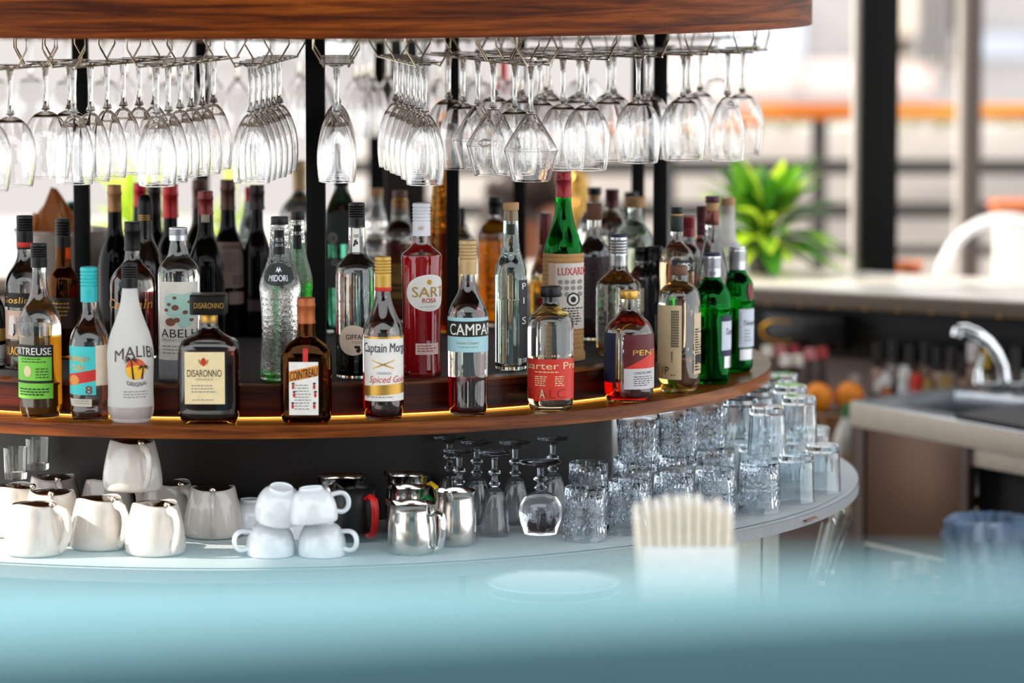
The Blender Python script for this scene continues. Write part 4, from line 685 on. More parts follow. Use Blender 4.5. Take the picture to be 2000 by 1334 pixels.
crys = [(1143, 1061, 0, 1, 'bottom row, leftmost'), (1228, 1047, 0, 1, 'bottom row, second from left'), (1317, 1034, 0, 1, 'bottom row, behind the paper straws'), (1398, 1020, 0, 1, 'bottom row, second from right'), (1485, 1007, 0, 1, 'bottom row, rightmost and clearest'), (1247, 925, .0955, 0, 'upright on the upper row, left'), (1326, 913, .0955, 0, 'upright on the upper row, middle'), (1382, 898, .0955, 0, 'upright on the upper row, right'), (1150, 1008, 0, 1, 'second row in shade, left'), (1236, 998, 0, 1, 'second row in shade, middle'), (1318, 984, 0, 1, 'second row in shade, right'), (1402, 972, 0, 1, 'second row, under the right upright one')]
for x, y, dz, inv, lab in crys:
    o = cry if f1 else copy_tree(cry); f1 = False; p = at(x, y, ZL+dz); o.location = (p.x, p.y+.036, ZL+dz+.0006+(.0942 if inv else 0)); o.rotation_euler = (pi if inv else 0, 0, random.uniform(0, 6)); tag(o, ('upturned ' if inv else '')+'cut-crystal tumbler '+lab, 'tumbler', 'cut-crystal tumblers')
plas = [(1557, 986, 0, 'front, nearest the worktop edge'), (1608, 966, 0, 'front, at the right end'), (1478, 964, 0, 'second row, behind the clearest crystal tumbler'), (1547, 944, 0, 'second row, middle'), (1590, 928, 0, 'second row, right'), (1440, 948, 0, 'third row, left'), (1510, 926, 0, 'third row, right'),
        (1500, 894, .0935, 'upper row, front and largest'), (1448, 876, .0935, 'upper row, beside the right upright crystal one'), (1562, 872, .0935, 'upper row, right'), (1478, 858, .0935, 'upper row, second rank left'), (1545, 848, .0935, 'upper row, second rank right'), (1500, 833, .0935, 'upper row, third rank under the shelf end'), (1528, 823, .0935, 'upper row, rearmost')]
for x, y, dz, lab in plas:
    o = pla if f2 else copy_tree(pla); f2 = False; p = at(x, y, ZL+dz); o.location = (p.x, p.y+.034, ZL+dz+.0932); o.rotation_euler = (pi, 0, random.uniform(0, 6)); tag(o, 'upturned fluted tumbler '+lab, 'tumbler', 'fluted water tumblers')
lift = [(1547, 944), (1510, 926), (1590, 928)]
for i, (x, y, lab) in enumerate(((1610, 1072, 'nearer'), (1628, 1050, 'rear'))):              # two tall glasses hung at a slant under the worktop edge
    p = atd(x, y+14, 7.28+.1*i); t = empty('highball_glass', p, 0, f'tall clear glass hung at a slant under the right worktop edge, {lab} one', 'glass', 'glasses hung under the worktop'); t.rotation_euler = (0, radians(17), .4)
    lathe('glass_wall', [(0, -.058), (.017, -.058), (.0175, -.054), (.023, .062), (.0218, .062), (.0162, -.048), (0, -.048)], solid_glass('highball_wall', (.97, .985, .985)), t, 24)
    tube('hook', [(0, 0, .062), (0, 0, .068), (-.006, 0, .073)], .003, STEEL, t, 6)

# ------------------------------------------------------------------ paper bag tub at the far left of the upper tier
p = at(112, 640, Z2); s = scale_at(p); tub = empty('plastic_tub', (p.x, p.y+.09, Z2+.0009), 0, 'translucent plastic tub of paper bags at the left of the upper tier', 'tub')
lathe('tub_wall', [(0, .001), (.074, 0), (.079, .004), (.094, .185), (.097, .187), (.097, .191), (.0925, .191), (.077, .006), (0, .004)], thin('tub_plastic', (.88, .87, .85), (.5, .48, .46), .15, 1.5, milk=(.86, .82, .78, .30)), tub, 40)
KR = leafy('kraft_paper', '#b06a2c', '#cc8a4a'); KR2 = leafy('light_kraft_paper', '#d8b080', '#e6c8a0')
def crumple(name, pts, mat, lab, loc, amp=.006, sub=3):
    """closed paper form: convex hull of pts, refined and creased"""
    bm = bmesh.new(); [bm.verts.new(q) for q in pts]; bmesh.ops.convex_hull(bm, input=bm.verts[:]); bmesh.ops.delete(bm, geom=[v for v in bm.verts if not v.link_faces], context='VERTS')
    bmesh.ops.triangulate(bm, faces=bm.faces[:]); bmesh.ops.subdivide_edges(bm, edges=bm.edges[:], cuts=sub, use_grid_fill=True); rnd = random.Random(len(pts)+int(loc[0]*1000))
    for v in bm.verts: v.co += Vector((rnd.uniform(-1, 1), rnd.uniform(-1, 1), rnd.uniform(-1, 1)))*amp
    me = bpy.data.meshes.new(name); bm.to_mesh(me); bm.free(); o = link(name, me, mat, None, loc); tag(o, lab, 'paper bag'); return o
crumple('paper_bag', [(-.055, -.03, .10), (.06, -.03, .10), (.055, .03, .10), (-.05, .03, .10), (-.052, -.01, .185), (.055, -.01, .180), (-.006, 0, .272), (.006, .004, .278)], KR, 'brown paper bag twisted to a point, sticking out of the plastic tub', (p.x-.012, p.y+.075, Z2))
crumple('paper_bag', [(-.02, -.02, .10), (.03, -.02, .10), (.03, .02, .10), (-.02, .02, .10), (-.028, -.01, .205), (-.005, 0, .222), (.028, -.01, .20)], KR2, 'pale crumpled paper bag at the left in the plastic tub', (p.x-.048, p.y+.135, Z2))
for x, y, w_, h_, m_, lab in ((128, 408, 22, 14, REDI, 'small red and black box on top of the plastic tub'), (141, 405, 18, 22, TEAL, 'small teal box behind the red and black one')):
    q = atd(x, y, p.y+.11); t = empty('small_box', q, .3, lab, 'box'); k = s; box('carton', -w_/2*k, w_/2*k, -.01, .01, -.085, h_/2*k, m_, t, .001); box('band', -w_/2*k-.0004, w_/2*k+.0004, -.0104, .0104, -h_/4*k, h_/4*k, BLK, t, .0005)

# ------------------------------------------------------------------ the room
def struct(o): o['kind'] = 'structure'; return o
struct(box('floor', -6, 6, -4, 10.6, -.05, 0, P('dark_floor', '#3a3733', .6), None, 0)); struct(box('ground', -40, 40, 10.6, 27, -.06, -.01, P('pale_paving', '#cfcac6', .8), None, 0))
struct(box('ceiling', -3.9, 2.7, 4.9, 9.1, 3.0, 3.2, P('dark_ceiling', '#4a443e', .8), None, 0)); struct(box('ceiling', -1.85, 2.7, -4, 2.3, 3.0, 3.2, P('dark_ceiling'), None, 0)); struct(box('wall_back', -6, 6, -4.1, -4, 0, 3.2, P('dark_wall', '#8a847c', .8), None, 0))  # unseen ceiling slabs, edges and gap shaped to steer sun and sky light
for i, (px, w_, y, m_) in enumerate(((1718.5, .100, 10.3, BLACK), (1901, .055, 12.5, P('bronze_frame', '#4a3f3a', .5)), (775, .165, 10.7, BLACK))):
    X = (px-1000)/FPX*y*1.0; struct(box('window_frame_%d' % (i+1), X-w_/2, X+w_/2, y, y+.1, 0, 3.4, m_, None, .004))
    if i < 2: struct(box('trim_%d' % (i+1), X-w_/2-.02, X-w_/2-.001, y+.02, y+.08, 0, 3.4, P('pale_trim', '#b9b2ac', .5), None, .003))
fac = box('wall_far', -22, 22, 26, 26.4, -.05, 16, P('white_render', '#a09c9c', .85), None, 0); struct(fac)
for px, py, wd, hh, c1 in ((1795, 25, .34, .36, '#c9b9a8'), (1835, 40, .14, .3, '#9aa3b0'), (1480, 70, .3, .2, '#c4cbd4'), (1560, 150, .9, .10, '#e0c8c0'), (1870, 90, .5, .08, '#a9b0bd'), (560, 20, .5, .3, '#c9cdd2')):
    q = atd(px, py, 25.98); o = box('window_%d' % (px % 90), q.x-wd, q.x+wd, 25.93, 26.0, q.z-hh, q.z+hh, P('facade_tint_'+c1[1:], c1, .5), None, .01); struct(o); box('window_bar', q.x-.03, q.x+.03, 25.9, 25.95, q.z-hh, q.z+hh, P('white_render'), o, 0)
# far counter
STONE = P('polished_stone', '#d8d0c6', .2, spec=.6, bump=(40, .02)); SPECK = P('speckled_dark_edge', '#6e5f52', .45, bump=(60, .6))
fr = [(-2.4, 9.62), (-.9, 9.6), (.07, 9.5), (.586, 9.314), (1.2, 8.957), (2.1, 8.43)]; bk = [(2.45, 9.02), (1.30, 9.545), (.625, 9.935), (.07, 10.1), (-.9, 10.2), (-2.4, 10.22)]
ctr = empty('far_counter', (0, 0, 0), 0, 'polished stone bar counter behind the bottles, with black front panel', 'counter')
prism('counter_edge', fr+bk, 1.080, 1.116, SPECK, ctr, .004); prism('counter_top', [(x, y+.012) for x, y in fr]+[(x, y-.012) for x, y in bk], 1.1165, 1.120, STONE, ctr, .001)
prism('front_panel', [(x+.02, y+.07) for x, y in fr]+[(x-.02, y-.05) for x, y in bk], .952, 1.08, P('black_front_panel', '#0d0b0a', .5), ctr, .003)
prism('recess_panel', [(x+.02, y+.25) for x, y in fr]+[(x-.02, y-.05) for x, y in bk], .0, .952, P('mauve_panel', '#9a8580', .6), ctr, .003)
shelf = [(x+.01, y-.02) for x, y in fr[2:]]; prism('under_shelf', [(x, y-.14) for x, y in fr[2:]]+[(x+.02, y+.3) for x, y in reversed(fr[2:])], .60, .69, P('cream_laminate', '#d9c9ae', .5), ctr, .003)
for k in range(9):                                    # rivets along the stone edge's lower lip
    x = .62+k*.075; y = 9.314-(x-.586)*.581; lathe('rivet', [(0, .006), (.004, .005), (.005, 0)], P('brass_rivet', '#b98b4a', .3, .9), ctr, 8, (x, y-.002, 1.083), (pi/2, 0, 0))
def ledge(px, off=0.): 
    """point on the under-counter shelf in line with photograph column px"""
    y = 9.1
    for _ in range(8):
        x = (px-1000)/FPX*(y*_c+1.3*_s); y = (9.5-(x-.07)*.36 if x < .586 else 9.314-(x-.586)*.581)+off
    return Vector((x, y, .69))
mach = ledge(1578, .034); mc = empty('wall_machine', (mach.x, mach.y, 1.018), -.526, 'black box with a gold swirl emblem on the far counter front', 'machine'); box('casing', -.105, .105, -.03, .026, -.043, .043, P('black_gloss', '#070707', .25), mc, .006); box('face_plate', -.098, .098, -.033, -.029, -.036, .036, P('black_gloss'), mc, .002)
tube('swirl', [(-.055+.055*cos(a), -.037, .0+.026*sin(a)) for a in [radians(60+i*14) for i in range(18)]], [.0022+.0022*sin(pi*i/17) for i in range(18)], P('gold_swirl', '#e0a32a', .25, .9), mc, 6)
CREAMC = P('cream_cap', '#e9dfd2', .5); i = 0
for px, dy, capm in ((1497, .0, CREAMC), (1522, .03, P('pink_cap', '#c9777a', .5)), (1549, .06, P('rose_cap', '#b03a3e', .5)), (1532, -.04, CREAMC), (1556, -.02, CREAMC), (1580, .0, P('pink_cap')), (1604, .05, P('rose_cap'))):
    q = ledge(px, -.09+dy*.9); t = empty('soda_bottle', (q.x, q.y, .6908), 0, f'small dark soda bottle with red and white label, {ORD[i].replace("nearest", "first")} from the left', 'bottle', 'small soda bottles'); i += 1
    hz = .285 if dy >= 0 else .27; lathe('glass_body', chaikin([(.008, hz), (.009, hz-.03), (.014, hz-.07), (.0165, hz-.10), (.0165, .01), (.014, 0), (0, 0)], 2), P('cola_glass', '#2a1512', .1), t, 20); lathe('cap', [(0, hz+.014), (.0125, hz+.013), (.014, hz-.012), (.011, hz-.014)], capm, t, 16)
    lathe('label', [(.0170, hz-.155), (.0170, hz-.095)], P('soda_white', '#e6d8d0', .5), t, 20); lathe('red_band', [(.0173, hz-.110), (.0173, hz-.095)], REDI, t, 20); lathe('red_band', [(.0173, hz-.160), (.0173, hz-.146)], REDI, t, 20)
i = 0
for px, capc, bodyc, labc, hz in ((1668, '#d9cfc6', '#1c2a18', '#c9b8ae', .22), (1712, '#16120f', '#1a1512', '#c9a894', .30), (1742, '#0f0d0c', '#3a3230', '#a89a98', .31), (1776, '#15110f', '#201612', '#b5764a', .30), (1806, '#0f0d0c', '#3a2c22', '#8a7766', .31), (1830, '#14100f', '#1a1412', '#cdb4a4', .30), (1856, '#2a201c', '#4a3a33', '#a4948e', .30), (1880, '#14100f', '#1c1410', '#c4a48c', .29), (1897, '#e6dedd', '#8a6a60', '#b08f84', .315), (1922, '#c9a22a', '#241a12', '#d8c8b0', .30), (1950, '#14100f', '#2c2a2a', '#5a5452', .31), (1980, '#14100f', '#1c1410', '#5a4a42', .31)):
    q = ledge(px, .025); t = empty('bottle', (q.x, q.y, .6908), 0, f'{"green-necked" if i == 0 else "dark"} bottle, {i+1 if i > 8 else ORD[min(i,6)].replace("nearest", "first") if i < 7 else ("eighth" if i == 7 else "ninth")} from the left in the row behind the sink', 'bottle', 'bottles in the row behind the sink'); i += 1
    lathe('glass_body', chaikin([(.011, hz), (.012, hz-.05), (.0135, hz-.06), (.0142, hz-.10), (.0145, hz-.13), (.0145, .01), (.012, 0), (0, 0)], 2), P('far_glass_'+bodyc[1:], bodyc, .15), t, 20); lathe('cap', [(0, hz+.012), (.013, hz+.011), (.014, hz-.035), (.012, hz-.036)], P('far_cap_'+capc[1:], capc, .4), t, 16); lathe('label', [(.0149, .04), (.0149, .15)], P('far_label_'+labc[1:], labc, .6), t, 20); lathe('neck_label', [(.0146, hz-.085), (.0138, hz-.050)], P('far_label_'+labc[1:]), t, 16)
words_ = ['tenth', 'eleventh', 'twelfth']
for o in COL.objects:
    if o.get('group') == 'bottles in the row behind the sink':
        for n_, w_ in zip((10, 11, 12), words_): o['label'] = o['label'].replace(f'bottle, {n_} ', f'bottle, {w_} ')
for px, y0, m_, kind, lab in ((1716, 742, P('syrup_glass', '#3a2020', .2), 'w', 'small dark syrup bottle with clear pearl-like pump'), (1729, 728, P('amber_syrup', '#b5622a', .2), 'w', 'small bottle of orange sauce with white flip cap'), (1765, 715, P('squeeze_white', '#dcdfe0', .4), 'w', 'white squeeze bottle with ridged nozzle cap'), (1788, 730, P('red_plastic', '#d8301c', .35), 'r', 'bright red lidded jar'), (1812, 738, P('jar_brown', '#8a6a3a', .35), 'm', 'jar with mustard-coloured lid, left one'), (1845, 733, P('jar_brown'), 'm', 'jar with mustard-coloured lid, right one')):
    q = ledge(px, -.022); zt = atd(px, y0, q.y).z-.69; t = empty('sauce_bottle', q+Vector((0, 0, .0008)), 0, lab+' behind the sink', 'bottle'); r_ = .017
    lathe('bottle_body', chaikin([(r_*.7, zt-.03), (r_, zt-.045), (r_, .005), (r_*.9, 0), (0, 0)], 1), m_, t, 20); lathe('cap', [(0, zt), (r_*.62, zt-.001), (r_*.66, zt-.012), (r_*.9, zt-.014), (r_*.92, zt-.032), (0, zt-.034)], {'w': P('cap_white', '#e2e2e0', .4), 'r': P('red_plastic'), 'm': P('mustard_lid', '#a9823c', .4)}[kind], t, 20)
q = ledge(1626, -.10); bo = empty('fruit_bowl', (q.x, q.y, .6908), 0, 'brown bowl of oranges left of the sink', 'bowl'); lathe('bowl_wall', chaikin([(0, .002), (.022, 0), (.026, .01), (.032, .09), (.042, .140), (.0445, .150), (.041, .149), (.030, .10), (0, .09)], 1), P('brown_bowl', '#8a5a32', .35, coat=.3), bo, 32); lathe('rim_line', [(.0440, .146), (.0452, .150), (.043, .1515)], P('pale_rim', '#b9987c', .4), bo, 32)
for dx, dy, dz, lab in ((-.037, .0, .186, 'left'), (.038, .0, .188, 'right')):
    t = empty('orange', (q.x+dx, q.y+dy, .69+dz), 0, f'ripe orange in the brown bowl, {lab}', 'orange', 'oranges in the bowl'); lathe('fruit', chaikin([(0, -.034), (.02, -.031), (.034, -.015), (.0365, .004), (.028, .026), (.010, .034), (0, .033)], 2), P('orange_peel', '#ee8a12', .4, bump=(300, .5)), t, 24, (0, 0, 0), (.5, .3, 0)); lathe('stem_button', [(0, .0355), (.003, .035), (.004, .033)], P('orange_stem', '#5a6a2a', .6), t, 8)
q = ledge(1653, -.16); t = empty('spray_bottle', (q.x, q.y, .6908), 0, 'white plastic bottle with green cap left of the sink', 'bottle'); lathe('bottle_body', chaikin([(.010, .150), (.012, .143), (.024, .118), (.032, .095), (.033, .06), (.033, .01), (.028, 0), (0, 0)], 2), P('milky_plastic', '#dcd6cf', .35), t, 24); lathe('cap', [(0, .180), (.010, .179), (.012, .152), (.012, .148)], P('green_cap', '#1d7a42', .4), t, 16); lathe('label', [(.0336, .015), (.0336, .065)], P('peach_label', '#d9b48a', .5), t, 24)
# sink unit
F0 = Vector((.7727, 8.6887)); U_ = Vector((.526, -.85)); B0 = Vector((1.03, 8.985)); UB = Vector((.62, -.385))
def sk(u, v): q = (F0+U_*u)*(1-v/.55)+(B0+UB*u)*(v/.55); return (q.x, q.y)
snk = empty('sink_unit', (0, 0, 0), 0, 'stainless steel sink unit with brown side panel, right of the back bar', 'sink')
for a in ((0, 1.3, 0, .07), (0, .10, .07, .42), (.66, 1.3, .07, .42), (0, 1.3, .42, .55)): prism('worktop_section', [sk(a[0], a[2]), sk(a[1], a[2]), sk(a[1], a[3]), sk(a[0], a[3])], .862, .920, P('sink_steel', '#c8ccd2', .25, .9), snk, .0015)
prism('front_edge', [sk(-.002, -.004), sk(1.3, -.004), sk(1.3, 0), sk(-.002, 0)], .864, .917, P('pale_steel_edge', '#d2c6b8', .4, .25), snk, .001)
prism('basin', [sk(.10, .07), sk(.66, .07), sk(.66, .42), sk(.10, .42)], .72, .745, P('basin_steel', '#6a6a6c', .3, .9), snk, .001)
for a in ((.10, .66, .42, .425), (.10, .105, .07, .42), (.655, .66, .07, .42)): prism('basin_wall', [sk(a[0], a[2]), sk(a[1], a[2]), sk(a[1], a[3]), sk(a[0], a[3])], .72, .863, P('basin_steel'), snk, .001)
BRN = P('brown_steel_panel', '#5d4436', .32, .55, bump=(16, .08)); prism('side_panel', [sk(.055, .006), sk(.40, .006), sk(.40, .02), sk(.055, .02)], .60, .862, BRN, snk, .002); prism('leg', [sk(0, .0), sk(.05, .0), sk(.05, .04), sk(0, .04)], 0, .862, P('leg_brown', '#4a382e', .4, .4), snk, .002)
prism('leg', [sk(.40, .0), sk(.43, .0), sk(.43, .04), sk(.40, .04)], 0, .862, P('leg_brown'), snk, .002); prism('panel_lip', [sk(.055, .002), sk(.40, .002), sk(.40, .02), sk(.055, .02)], .594, .601, P('pale_steel_edge'), snk, .001); prism('apron', [sk(.43, .01), sk(1.3, .01), sk(1.3, .03), sk(.43, .03)], .822, .862, P('pale_steel_edge'), snk, .001)
prism('back_panel', [sk(.43, .05), sk(1.3, .05), sk(1.3, .06), sk(.43, .06)], .05, .822, P('recess_shade_black', '#060606', .7), snk, .001); prism('lower_shelf', [sk(.0, .05), sk(1.3, .05), sk(1.3, .5), sk(.0, .5)], .24, .26, P('recess_shade_black'), snk, .001)  # black panel close behind the opening stands in for its deep shade
i = 0
for u, v, h in ((.05, .2, .26), (.12, .22, .28), (.19, .2, .24), (.26, .24, .30), (.33, .2, .28), (.40, .24, .26)):
    x, y = sk(u, v); t = empty('stored_bottle', (x, y, .2612), 0, f'pale-labelled bottle stored under the sink, {ORD[i].replace("nearest", "first")} from the left', 'bottle', 'bottles stored under the sink'); i += 1
    lathe('glass_body', chaikin([(.011, h), (.012, h-.05), (.028, h-.1), (.030, .01), (.026, 0), (0, 0)], 1), P('stored_glass', '#50504a', .2), t, 16); lathe('label', [(.0306, .03), (.0306, .12)], CREAM, t, 16); lathe('cap', [(0, h+.012), (.013, h+.011), (.013, h-.03)], CREAMC, t, 12)
t = empty('drip_mat', (*sk(.7, .17), .9205), 0, 'black rubber mat lying on the steel sink top', 'mat'); o = prism('mat_sheet', [sk(.385, -.01), sk(1.28, -.01), sk(1.28, .30), sk(.46, .33)], .0, .013, P('black_rubber', '#16141a', .6, bump=(400, .4)), None, .004); o.parent = t; o.location = -Vector(t.location)+Vector((0, 0, .9205))
fa = empty('mixer_tap', (0, 0, 0), 0, 'chrome mixer tap with curved spout on the sink', 'tap'); Y0 = 8.90
tp = lambda x, y: tuple(atd(x, y, Y0))
tube('spout', [tp(1962, 744), tp(1960, 715), tp(1948, 690), tp(1930, 668), tp(1908, 652), tp(1886, 643), tp(1872, 644)], [.017, .016, .015, .0145, .014, .0135, .0135], CHROME, fa, 14); tube('aerator', [tp(1873, 642), tp(1869, 656)], .0145, CHROME, fa, 14)
tube('base_plate', [tp(1910, 748), tp(1930, 752), tp(1960, 752), tp(1990, 752), tp(2010, 752)], [.013, .016, .018, .016, .013], CHROME, fa, 12, .5); tube('valve', [tp(1911, 749), tp(1911, 735), tp(1911, 722)], [.013, .012, .009], CHROME, fa, 12); tube('lever', [tp(1911, 722), tp(1918, 700), tp(1921, 694)], [.006, .005, .007], CHROME, fa, 8); tube('valve', [tp(2006, 749), tp(2006, 722)], [.013, .009], CHROME, fa, 12)
# waste bin with a blue bag
q = Vector((1.01, 8.06, 0)); bn = empty('waste_bin', q, 0, 'waste bin lined with a crumpled blue plastic bag under the sink', 'bin'); lathe('bin_wall', [(0, .004), (.06, 0), (.065, .01), (.078, .72), (.074, .72), (.06, .02), (0, .012)], P('blue_bin', '#2a6a9a', .4), bn, 32)
rnd = random.Random(5); ph = [rnd.uniform(0, 6) for _ in range(6)]
wr_ = lambda r, z, a: r*(1+.075*sin(13*a+ph[0]+z*30)+.05*sin(23*a+ph[1]-z*60)+.04*sin(9*a+z*90+ph[2]))
lathe('bag_liner', [(.072, .56), (.075, .725), (.080, .750), (.086, .742), (.088, .71), (.086, .66), (.090, .61), (.093, .58)], leafy('blue_film_painted_glints', '#3f86bf', '#f4faff'), bn, 120, rfun=wr_, smooth=25)  # white glints on the folds are painted in as pale noise patches

# ------------------------------------------------------------------ plants, terrace, person
def plant(name, lab, p, n, L, lean, mats, potm, pr=.05, ph_=.10, seed=1, upb=.55):
    rnd = random.Random(seed); t = empty(name, p, 0, lab, 'plant'); lathe('pot', [(0, .002), (pr*.8, 0), (pr, ph_*.98), (pr*1.04, ph_), (pr*.95, ph_), (pr*.9, ph_*.85), (0, ph_*.82)], potm, t, 28)
    for k in range(n):
        a = rnd.uniform(0, 2*pi); l_ = L*rnd.uniform(.55, 1.1); up = rnd.uniform(upb*.5, 1.25); wd = l_*rnd.uniform(.06, .105); d = Vector((cos(a), sin(a), 0)); pts, vs, fs = [], [], []
        for i in range(9):
            q = i/8; r_ = l_*lean*(q**1.25)*(1.25-up*.55); z = ph_*.85+l_*(up*q-.62*q*q*(1.35-up*.45)*lean); wq = .12*wd if q < .25 else wd*sin(pi*min(1, (q-.2)/.8))**.8
            c_ = d*r_+Vector((0, 0, max(z, .012))); sd = Vector((-d.y, d.x, 0)); vs += [c_-sd*wq, c_-Vector((0, 0, wq*.35)), c_+sd*wq]
        for i in range(8):
            for j in range(2): fs.append((i*3+j, i*3+j+1, i*3+j+4, i*3+j+3))
        me = mesh('leaf', vs, fs, 80); link('leaf', me, mats[k % len(mats)], t)
    return t
LM = [leafy('leaf_lime', '#9cc928', '#d8e84a'), leafy('leaf_green', '#3f7d1e', '#7db52c'), leafy('leaf_deep', '#23561c', '#4a8a2a')]
q = atd(1490, 515, 9.72); plant('peace_lily', 'lush green potted plant on the far counter, right of the bottles', (q.x, q.y, 1.12), 120, .30, .80, LM, P('dark_pot', '#1f1d1c', .5), .045, .07, 4)
q = atd(262, 500, 9.85); plant('leafy_plant', 'lime-leaved potted plant on the far counter behind the wine bottles', (q.x, q.y, 1.12), 40, .30, .6, LM[:1]+[leafy('leaf_yellow', '#d6e04a', '#f0ee9a')], P('white_pot', '#cfcac4', .5), .05, .09, 8)
q = atd(452, 500, 9.9); plant('leafy_plant', 'second lime-leaved potted plant, nearer the thick post', (q.x, q.y, 1.12), 26, .24, .6, LM[:1]+[leafy('leaf_yellow')], P('white_pot'), .05, .08, 9)
q = atd(905, 480, 15.5); plant('shrub', 'blurred green shrub in a tub beyond the fence, left of the person', (q.x, q.y, -.01), 60, 1.15, .55, LM, P('dark_pot'), .22, .35, 11)
fn_ = empty('terrace_fence', (0, 13, 0), 0, 'dark slatted terrace fence with sunlit timber handrail', 'fence'); FW = P('charcoal_slat', '#3b3836', .6)
fz = lambda y: atd(1500, y, 13).z
for y0, y1, nm in ((312, 341, 'slat'), (396, 426, 'slat'), (480, 500, 'slat')): box(nm, -.6, 4, -.02, .02, fz(y1), fz(y0), FW, fn_, .004)
box('handrail', -.6, 4, -.08, .06, fz(231), fz(203), wood('sunny_timber', '#a8521c', '#c9712c', '#e09a4a', (2, 20), .4, .2), fn_, .006, uv=True)
for px in (1020, 1305, 1600, 1900, 2150): X = (px-1000)/FPX*13; box('post', X-.025, X+.025, -.03, .03, 0, fz(212), FW, fn_, .004)
pl = empty('planter', (0, 13.25, 0), 0, 'long planter with low greenery behind the terrace handrail', 'planter'); box('trough', -.6, 4, .0, .2, fz(300)*.0+.9, fz(258), P('white_trough', '#d6d0cb', .6), pl, .005); box('stand', -.5, 3.9, .05, .15, 0, .9, P('white_trough'), pl, .004)
rnd = random.Random(2); vs, fs = [], []
for k in range(900):
    c_ = Vector((rnd.uniform(-.6, 4), rnd.uniform(-.02, .2), fz(258)+abs(rnd.gauss(0, .022)))); d = Vector((rnd.gauss(0, 1), rnd.gauss(0, 1), rnd.gauss(0, .6))).normalized()*.035; e = d.cross(Vector((0, 0, 1)))*.4; n = len(vs); vs += [c_-d, c_+e, c_+d, c_-e]; fs.append((n, n+1, n+2, n+3))
o = link('foliage', mesh('foliage', vs, fs, 0), leafy('planter_green', '#5a6a34', '#a39a68'), pl); o['kind'] = 'stuff'
q = atd(1768, 512, 10.6); t = empty('terracotta_dish', (q.x, q.y, 0), 0, 'terracotta planter seen over the counter beside the big window frame', 'planter'); lathe('bowl_wall', [(0, 0), (.03, 0), (.045, q.z-.02), (.055, q.z), (.05, q.z+.0), (.04, q.z-.03), (0, q.z-.03)], P('terracotta', '#b5643a', .7), t, 24)
q = atd(1985, 420, 12.0); t = empty('terracotta_pot', (q.x, 12.0, 0), 0, 'terracotta coloured block beyond the window at the right edge', 'planter'); box('stand', -.06, .06, -.06, .06, 0, q.z-.0, P('white_trough', '#d6d0cb', .6), t, .006); box('block', -.07, .07, -.07, .07, q.z, q.z+.02, P('terracotta'), t, .012); box('rim', -.08, .08, -.08, .08, q.z+.02, q.z+.045, P('terracotta'), t, .008)
# white shell chair on the terrace
q = atd(1962, 466, 11.4); ch = empty('terrace_chair', (q.x, 11.4, 0), .2, 'white chair with arched back on the terrace at the right', 'chair'); WPL = P('white_plastic', '#f2efec', .3)
tube('back_frame', [(.20*cos(a), .0, q.z-.14+.20*sin(a)) for a in [pi*i/16 for i in range(17)]], .015, WPL, ch, 10); pass
zs = .48; box('seat', -.22, .22, -.42, .02, zs-.03, zs, WPL, ch, .012)
for sx in (-1, 1): tube('back_post', [(sx*.20, 0, zs-.02), (sx*.20, 0, q.z-.13)], .02, WPL, ch, 8); tube('leg', [(sx*.2, 0, zs-.02), (sx*.23, .04, 0)], .016, WPL, ch, 8); tube('leg', [(sx*.2, -.38, zs-.02), (sx*.23, -.42, 0)], .016, WPL, ch, 8)
q = at(1133, 560, 1.12); bz = empty('brass_tap_tower', (q.x, 9.8, 1.12), 0, 'brass column with rounded top on the far counter behind the green bottle', 'tap'); q2 = atd(1133, 332, 9.8); hh = q2.z-1.12
lathe('column', chaikin([(0, 0), (.036, 0), (.036, .01), (.030, .016), (.0295, hh*.6), (.031, hh*.85), (.024, hh*.97), (.008, hh), (0, hh)], 2), P('aged_brass', '#a8803f', .25, .9), bz, 24); tube('nozzle', [(0, -.028, hh*.72), (0, -.06, hh*.74), (0, -.072, hh*.68), (0, -.074, hh*.6)], [.008, .008, .008, .006], P('aged_brass'), bz, 10)
q = atd(978, 170, 8.75); ex = empty('red_cylinder', (q.x, 8.75, q.z), 0, 'red cylinder with domed top hanging behind the glasses, left of a thin far post', 'extinguisher'); lathe('cylinder_body', chaikin([(0, 0), (.013, 0), (.0155, .004), (.0155, .055), (.014, .068), (.006, .078), (0, .079)], 2), P('signal_red', '#d01a14', .35), ex, 24); tube('strap', [(.012, 0, .06), (.02, 0, .09), (.02, 0, max(.12, ZC+.03-q.z))], .002, BLACK, ex, 6); tube('collar', [(0, 0, .076), (0, 0, .086)], [.007, .006], BLACK, ex, 10)
# seated person beyond the counter, in profile to the right
SKIN = P('skin', '#b9795a', .5); HAIR = P('brown_hair', '#26130a', .55, bump=(90, .6)); TOPM = P('black_top', '#141212', .7); TRO = P('dark_trousers', '#22242c', .7)
pr_ = empty('person', (.06, 11.2, 0), 0, 'person with long brown hair in a black top, seated beyond the counter facing right', 'person')
def skinned(name, pts, edges, mat, parent, sub=2):
    me = bpy.data.meshes.new(name); me.from_pydata([q_[:3] for q_ in pts], edges, []); o = bpy.data.objects.new(name, me); COL.objects.link(o)
    m_ = o.modifiers.new('skin', 'SKIN'); me.skin_vertices[0].data[0].use_root = True
    for k, q_ in enumerate(pts): me.skin_vertices[0].data[k].radius = (q_[3], q_[4] if len(q_) > 4 else q_[3])
    s_ = o.modifiers.new('sub', 'SUBSURF'); s_.levels = s_.render_levels = sub
    dg = bpy.context.evaluated_depsgraph_get(); m2 = bpy.data.meshes.new_from_object(o.evaluated_get(dg)); bpy.data.objects.remove(o); bpy.data.meshes.remove(me); m2.name = name; m2.materials.clear(); m2.polygons.foreach_set('use_smooth', [True]*len(m2.polygons)); return link(name, m2, mat, parent)
HZ = 1.18; zb = HZ-.62
